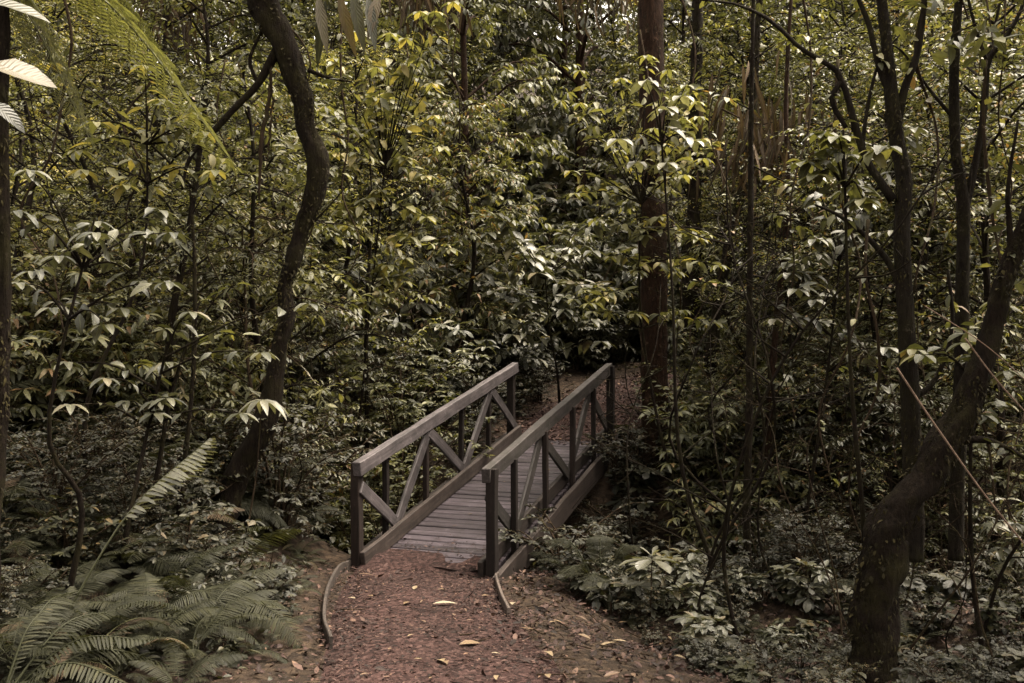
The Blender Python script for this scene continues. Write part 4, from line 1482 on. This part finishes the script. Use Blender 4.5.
# broad pale seedling right of the bridge
c = at(650, 566, 8.2)
b = np.array([c[0], 8.2, float(ground(c[0], 8.2))])
c2 = at(652, 560, 8.2)
single('broad_leaved_seedling', 'seedling with a rosette of broad pale leaves right of the bridge', 'plant', b,
       [whorl(c2, 6, .27, .12, .55, 'obov', .15), whorl(c2 + [0, 0, .03], 3, .13, .05, .2, 'obov', .9, 1.0)], 'leaf_pale', [[b, (b + c2) / 2, c2]])
c = at(690, 600, 7.6)
b = np.array([c[0], 7.6, float(ground(c[0], 7.6))])
c2 = b + [0, 0, .25]
single('broad_leaved_seedling', 'shorter broad leaved seedling at the edge of the leaf litter', 'plant', b, [whorl(c2, 6, .2, .09, .6, 'obov', .2)], 'leaf_grey', [[b, (b + c2) / 2, c2]])


def frond_plant(label, base, tips, mat, sag=.15, name='fern', pin=.22, n=26, bip=False, u0=.22):
    """fronds that reach from base to each tip, one part each"""
    o = empty(name, base, label, 'fern')
    for k, tip in enumerate(tips):
        tip = np.asarray(tip)
        d = tip - base
        ln = np.linalg.norm(d)
        S = spline([base, base + d * .5 + [0, 0, sag * ln], tip], 16)
        g_ = Geo()
        tube(g_, S - base, np.linspace(.009, .002, 16), 5, tint=.1, cap=False)
        u = np.linspace(u0, .99, n)
        kk = np.minimum((u * 15).astype(int), 14)
        f = (u * 15 - kk)[:, None]
        P = S[kk] * (1 - f) + S[kk + 1] * f
        D0 = norm(S[kk + 1] - S[kk])
        pl = pin * ln * np.sin(np.pi * np.clip((u - u0) / (1 - u0) * .8 + .17, 0, 1)) ** .8
        sdv = norm(np.cross(D0, [0, 0, 1.]))
        upv = norm(np.cross(sdv, D0))
        for sg in (1, -1):
            D = sdv * sg + D0 * .45 - upv * .12 + rng.normal(0, .05, (n, 3))
            if bip:
                for i in range(n):
                    m = 11
                    v = np.linspace(.08, .98, m)
                    dd = norm(D[i])
                    PP = P[i] + dd * (v * pl[i])[:, None] - np.array([0, 0, 1]) * (v ** 2 * pl[i] * .2)[:, None]
                    l2 = pl[i] * .22 * np.sin(np.pi * np.clip(v * .85 + .12, 0, 1)) + .004
                    for s2 in (1, -1):
                        D2 = norm(np.cross(dd, upv[i])) * s2 + dd * .5
                        add_leaves(g_, PP - base, np.repeat(D2[None], m, 0), upv[i] + rng.normal(0, .1, (m, 3)), l2, np.minimum(l2 * .45, pl[i] * .052), droop=.25, fold=.08, prof='strap', tint=np.clip(.5 + rng.normal(0, .12, m), 0, 1))
            else:
                add_leaves(g_, P - base, D, upv + rng.normal(0, .08, (n, 3)), pl, np.minimum(.62 * ln * (1 - u0) / n, pl * .38), droop=.45, fold=.1, prof='strap', tint=np.clip(.5 + rng.normal(0, .15, n), 0, 1))
        g_.build('frond', M[mat], o)
    return o


b = at(-60, -60, 4.8)
frond_plant('large arching tree fern fronds hanging into the upper left corner', b,
            [at(240, 172, 5.6), at(165, 66, 6.0), at(95, 150, 5.4), at(60, 40, 5.0)], 'leaf_olive', sag=.2, name='tree_fern_frond', bip=True, n=26, pin=.17, u0=.2)
b = at(35, 540, 6.0)
b[2] = float(ground(b[0], b[1]))
frond_plant('fern with one pale flat frond reaching right at mid height on the left', b, [at(210, 438, 6.1)], 'leaf_pale', sag=.12, pin=.19, n=22, u0=.52)
b = at(0, 720, 5.2)
b[2] = float(ground(b[0], b[1])) + .05
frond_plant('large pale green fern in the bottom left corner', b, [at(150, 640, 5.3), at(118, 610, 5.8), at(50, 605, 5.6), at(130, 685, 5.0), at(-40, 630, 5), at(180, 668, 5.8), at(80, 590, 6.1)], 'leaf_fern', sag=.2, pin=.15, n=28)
b = at(600, 575, 8.9)
b[2] = float(ground(b[0], b[1]))
frond_plant('feathery pale fern beside the right bridge beam', b, [at(545, 540, 8.9), at(560, 575, 8.6), at(600, 535, 9.1), at(640, 545, 9.0), at(590, 590, 8.4)], 'leaf_fern', sag=.3, bip=True, n=16, pin=.28)

# dark strap leaves hanging in from the top, on one twig
c = at(322, -25, 6.2)
e = at(385, -10, 6.2)
tw = spline([c + [-.6, .2, .4], c, e], 12)
rows = []
for k, (px, py) in enumerate([(318, -5), (326, 0), (338, -8), (352, -10), (368, -6), (380, -8)]):
    p = at(px, py, 6.2)
    rows.append((p[None], np.array([[rng.normal(0, .25), rng.normal(0, .2), -1.]]), np.array([[0, -1, .3]]), np.array([.3 + .12 * rng.random()]), np.array([.075]), .3, 'lance'))
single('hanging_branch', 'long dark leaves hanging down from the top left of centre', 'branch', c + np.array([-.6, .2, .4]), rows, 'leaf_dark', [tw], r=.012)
# pale leaves close to the lens in the top left corner
c = at(-30, 60, 2.9)
rows = [(at(-14, 66, 2.9)[None], np.array([[1, .5, .05]]), np.array([[.1, -.9, .8]]), np.array([.2]), np.array([.10]), .5, 'ellip'),
        (at(-20, 2, 3.0)[None], np.array([[1, .2, .05]]), np.array([[0, -.6, .9]]), np.array([.2]), np.array([.08]), .5, 'ellip'),
        (at(-14, 100, 3.0)[None], np.array([[1, .3, -.5]]), np.array([[.2, -.6, .7]]), np.array([.14]), np.array([.06]), .6, 'ellip')]
single('near_branch', 'big pale leaves near the lens in the top left corner', 'branch', c + np.array([-.3, 0, 0]), rows, 'leaf_dark', [[c + np.array([-.3, 0, 0]), c, at(-18, 20, 3.0)]])


# bright yellow-green saplings right of the centre, in front of the straight trunk
def spray(label, base, tips, L, W, mat, n=16, name='leafy_sapling', prof='ellip', group=None):
    o = empty(name, base, label, 'sapling', group)
    gl, gs = Geo(), Geo()
    top = np.mean(np.array([t for t in tips]), 0)
    main = spline([base, base * .7 + top * .3 + rng.normal(0, .09, 3), base * .35 + top * .65 + rng.normal(0, .10, 3), top + [0, 0, .25]], 14)
    tube(gs, main - base, np.linspace(.024, .008, 14), 7, rough=.15, cap=False)
    for t in tips:
        t = np.asarray(t)
        j = int(np.clip(np.searchsorted(main[:, 2], t[2] - .25), 3, 12))
        S = spline([main[j], (main[j] + t) / 2 + [0, 0, .08], t], 8)
        tube(gs, S - base, np.linspace(.010, .003, 8), 5, cap=False)
        branch_leaves(gl, S - base, n, L, W, prof, droop=.9, start=.3)
        w_ = whorl(t - base, 6, L, W, .8, prof, .05)
        add_leaves(gl, w_[0], w_[1], w_[2], w_[3], w_[4], droop=w_[5], prof=prof)
    gl.build('foliage', M[mat], o)
    gs.build('stem', M['bark_dark'], o)
    return o


rng = np.random.default_rng(6)
b = at(700, 480, 11.3)
b[2] = float(ground(b[0], b[1]))
spray('yellow green sapling spreading before the straight reddish trunk', b,
      [at(600 + rng.uniform(-40, 120), py + rng.uniform(-12, 12), 11 + rng.uniform(-.6, .5)) for py in np.linspace(60, 330, 38)], .165, .058, 'leaf_yellow', 18)
b = at(800, 520, 9.8)
b[2] = float(ground(b[0], b[1]))
spray('broad leaved sapling with grey sheen right of the pole sapling', b,
      [at(830 + rng.uniform(-60, 90), py + rng.uniform(-12, 12), 9.2 + rng.uniform(-.6, .5)) for py in np.linspace(120, 380, 22)], .17, .075, 'leaf_grey', 9)
b = at(330, 470, 12.6)
b[2] = float(ground(b[0], b[1]))
spray('yellowish tall sapling to the right of the twisted trunk', b,
      [at(385 + rng.uniform(-60, 70), py + rng.uniform(-12, 12), 12.4 + rng.uniform(-.6, .5)) for py in np.linspace(0, 300, 34)], .2, .08, 'leaf_yellow', 15)
b = at(560, 400, 15.0)
b[2] = float(ground(b[0], b[1]))
spray('grey leaved bush with large rosettes straight behind the bridge', b,
      [at(545 + rng.uniform(-70, 60), py + rng.uniform(-8, 8), 15 + rng.uniform(-.5, .5)) for py in np.linspace(215, 345, 22)], .28, .11, 'leaf_grey', 8)

b = at(720, 560, 9.2)
b[2] = float(ground(b[0], b[1]))
spray('slender plant with a few big whitish leaves at the height of the forked branches', b,
      [at(rng.uniform(615, 730), rng.uniform(75, 165), 9.2 + rng.uniform(-.4, .4)) for k in range(7)], .22, .085, 'leaf_pale', 3)
b = at(870, 640, 7.0)
b[2] = float(ground(b[0], b[1]))
spray('shrub with large soft leaves hanging across the forked stems', b,
      [at(rng.uniform(800, 905), rng.uniform(130, 225), 6.8 + rng.uniform(-.3, .3)) for k in range(9)], .15, .078, 'leaf_olive', 7)
for (bx, by, Yd, xr, yr, nt_, L_, W_, mt, nl, lab) in (
        (60, 640, 6.6, (15, 190), (170, 330), 15, .15, .058, 'leaf_grey', 6, 'open shrub with big grey green leaves between the left edge trunk and the twisted trunk'),
        (120, 620, 7.4, (60, 330), (300, 420), 12, .16, .06, 'leaf_grey', 4, 'spreading shrub with narrow grey leaves in front of the twisted trunk'),
        (985, 640, 7.2, (905, 1020), (230, 420), 10, .16, .075, 'leaf_olive', 4, 'open leafy shrub behind the leaning trunk near the right edge'),
        (90, 560, 8.4, (20, 240), (40, 190), 16, .17, .065, 'leaf_yellow', 6, 'tall yellow green shrub at the upper left behind the tree fern fronds')):
    b = at(bx, by, Yd)
    b[2] = float(ground(b[0], b[1]))
    spray(lab, b, [at(rng.uniform(*xr), rng.uniform(*yr), Yd + rng.uniform(-.4, .4)) for k in range(nt_)], L_, W_, mt, nl)
# dead brown fronds hanging in the trees
for (px, py, Yd, wdt, lab) in ((180, -10, 11, .5, 'curtain of dead brown fronds hanging at the top left'), (600, -10, 17, .8, 'curtain of dead brown leaves hanging at the top centre right'),
                               (425, -5, 16, .6, 'curtain of dead brown leaves hanging at the top centre'), (760, 150, 11.5, .7, 'tangle of dead brown leaves hanging behind the pole sapling')):
    c = at(px, py, Yd) + np.array([0, 0, .3])
    n = 150
    P = c + rng.normal(0, 1, (n, 3)) * [wdt * .5, .25, .35]
    D = np.stack([rng.normal(0, .25, n), rng.normal(0, .25, n), np.full(n, -1.)], -1)
    rows = [(P, D, np.array([0, -1, .2]) + rng.normal(0, .5, (n, 3)), .25 + .4 * rng.random(n), .03 + .03 * rng.random(n), .4, 'lance')]
    single('dead_frond_curtain', lab, 'dead fronds', c, rows, 'leaf_dead', [[c + np.array([-.5, 0, .2]), c, c + np.array([.5, 0, .15])]], r=.012)

# ------------------------------------------------------------------ fallen leaves one can point at
FL = {}
for k, (pf, wd) in enumerate((('lance', .26), ('ellip', .42), ('obov', .5))):
    for j in range(3):
        rng = np.random.default_rng(400 + k * 7 + j)
        g = Geo()
        add_leaves(g, [[-.5, 0, .03]], [[1, 0, .12]], [[0, 0, 1]], 1.0, wd, droop=.25 + .3 * rng.random(), fold=.15 + .2 * rng.random(), prof=pf, tint=np.array([(j + .3) / 3]))
        FL[(k, j)] = g.mesh('fallen_leaf', M['leaf_fallen'])


def fallen(px, py, size, rz, key, label, group=None, deck=False):
    # march along the sight line to the surface that carries the leaf
    lo = None
    for Y in np.arange(4.5, 16, .01):
        p = at(px, py, Y)
        s, t = st(p[0], p[1])
        z = float(ground(p[0], p[1])) + .035
        if deck and 0 < s < BL and -.05 < t < BW + .05:
            z = bz(s) + .004
        if p[2] <= z:
            lo = p
            lo[2] = z + (.012 if not deck else .002)
            break
    if lo is None:
        return
    o = bpy.data.objects.new('fallen_leaf', FL[key])
    o.location = lo
    o.rotation_euler = (random.uniform(-.12, .12), (-.17 if deck else 0) + random.uniform(-.1, .1), rz)
    o.scale = (size,) * 3
    link(o)
    tag(o, label, 'fallen leaf', group)


fallen(610, 646, .20, .75, (0, 2), 'large pale dead leaf on the litter right of the path')
fallen(445, 605, .19, .05, (0, 2), 'pale narrow leaf lying crosswise in the middle of the path')
fallen(407, 604, .11, 1.2, (1, 1), 'rounded ochre leaf left of the pale crosswise leaf')
fallen(470, 645, .16, .5, (1, 1), 'yellow torn leaf on the path at the lower centre')
fallen(441, 662, .12, 1.9, (1, 1), 'small yellow leaf below and left of the torn yellow leaf')
fallen(366, 576, .14, .2, (1, 0), 'orange brown leaf on the path by the left bridge post')
fallen(487, 597, .12, .8, (0, 1), 'golden narrow leaf close to the right edging board')
fallen(548, 470, .12, 1.5, (1, 1), 'orange yellow leaf on the deck seen through the right railing', deck=True)
fallen(513, 605, .17, 1.5, (0, 2), 'upright buff leaf just outside the right edging board')
random.seed(44)
for k in range(16):
    fallen(random.uniform(350, 500), random.uniform(585, 680), random.uniform(.05, .09), random.random() * 6, (random.choice((0, 1, 2)), random.choice((0, 1, 2))),
           'small scattered dead leaf on the gravel path', 'small dead leaves on the path')
for k in range(16):
    fallen(random.uniform(520, 690), random.uniform(612, 681), random.uniform(.07, .12), random.random() * 6, (random.choice((0, 1, 2)), random.choice((0, 1, 2))),
           'dead leaf on top of the brown litter right of the path', 'dead leaves on the litter')
for k in range(10):
    fallen(random.uniform(415, 530), random.uniform(470, 560), random.uniform(.04, .07), random.random() * 6, (random.choice((0, 1)), random.choice((0, 1, 2))),
           'tiny dead leaf lying on the bridge deck', 'tiny leaves on the deck', deck=True)

for k in range(16):
    px, py = (random.uniform(345, 560), random.uniform(585, 680)) if k < 7 else (random.uniform(540, 690), random.uniform(610, 682))
    Y = None
    for Yt in np.arange(4.5, 12, .02):
        p = at(px, py, Yt)
        if p[2] <= float(ground(p[0], p[1])) + .03:
            Y = Yt
            break
    if Y is None:
        continue
    a, ln = random.random() * 3.14, random.uniform(.12, .34)
    P = [np.array([p[0] + math.cos(a) * ln * q, p[1] + math.sin(a) * ln * q + random.gauss(0, .012), 0]) for q in (-.5, -.15, .2, .5)]
    for q in P:
        q[2] = float(ground(q[0], q[1])) + .036
    S = spline(P, 10)
    g = Geo()
    tube(g, S - S[0], np.linspace(.006, .003, 10), 6, rough=.3, seed=k)
    tag(g.build('fallen_stick', M['stem'], loc=S[0]), 'thin brown fallen stick on the path or in the litter beside it', 'stick', 'fallen sticks on the path and litter')

# a dark rounded log end in the bank at the far right corner of the bridge
P = spline([at(622, 445, 13.0), at(634, 436, 13.4), at(660, 440, 13.9)], 12)
g = Geo()
tube(g, P - P[0], .12, 12, rough=.12, seed=3)
tag(g.build('log', M['bark_dark'], loc=P[0]), 'dark rounded log end at the far right corner of the bridge', 'log')
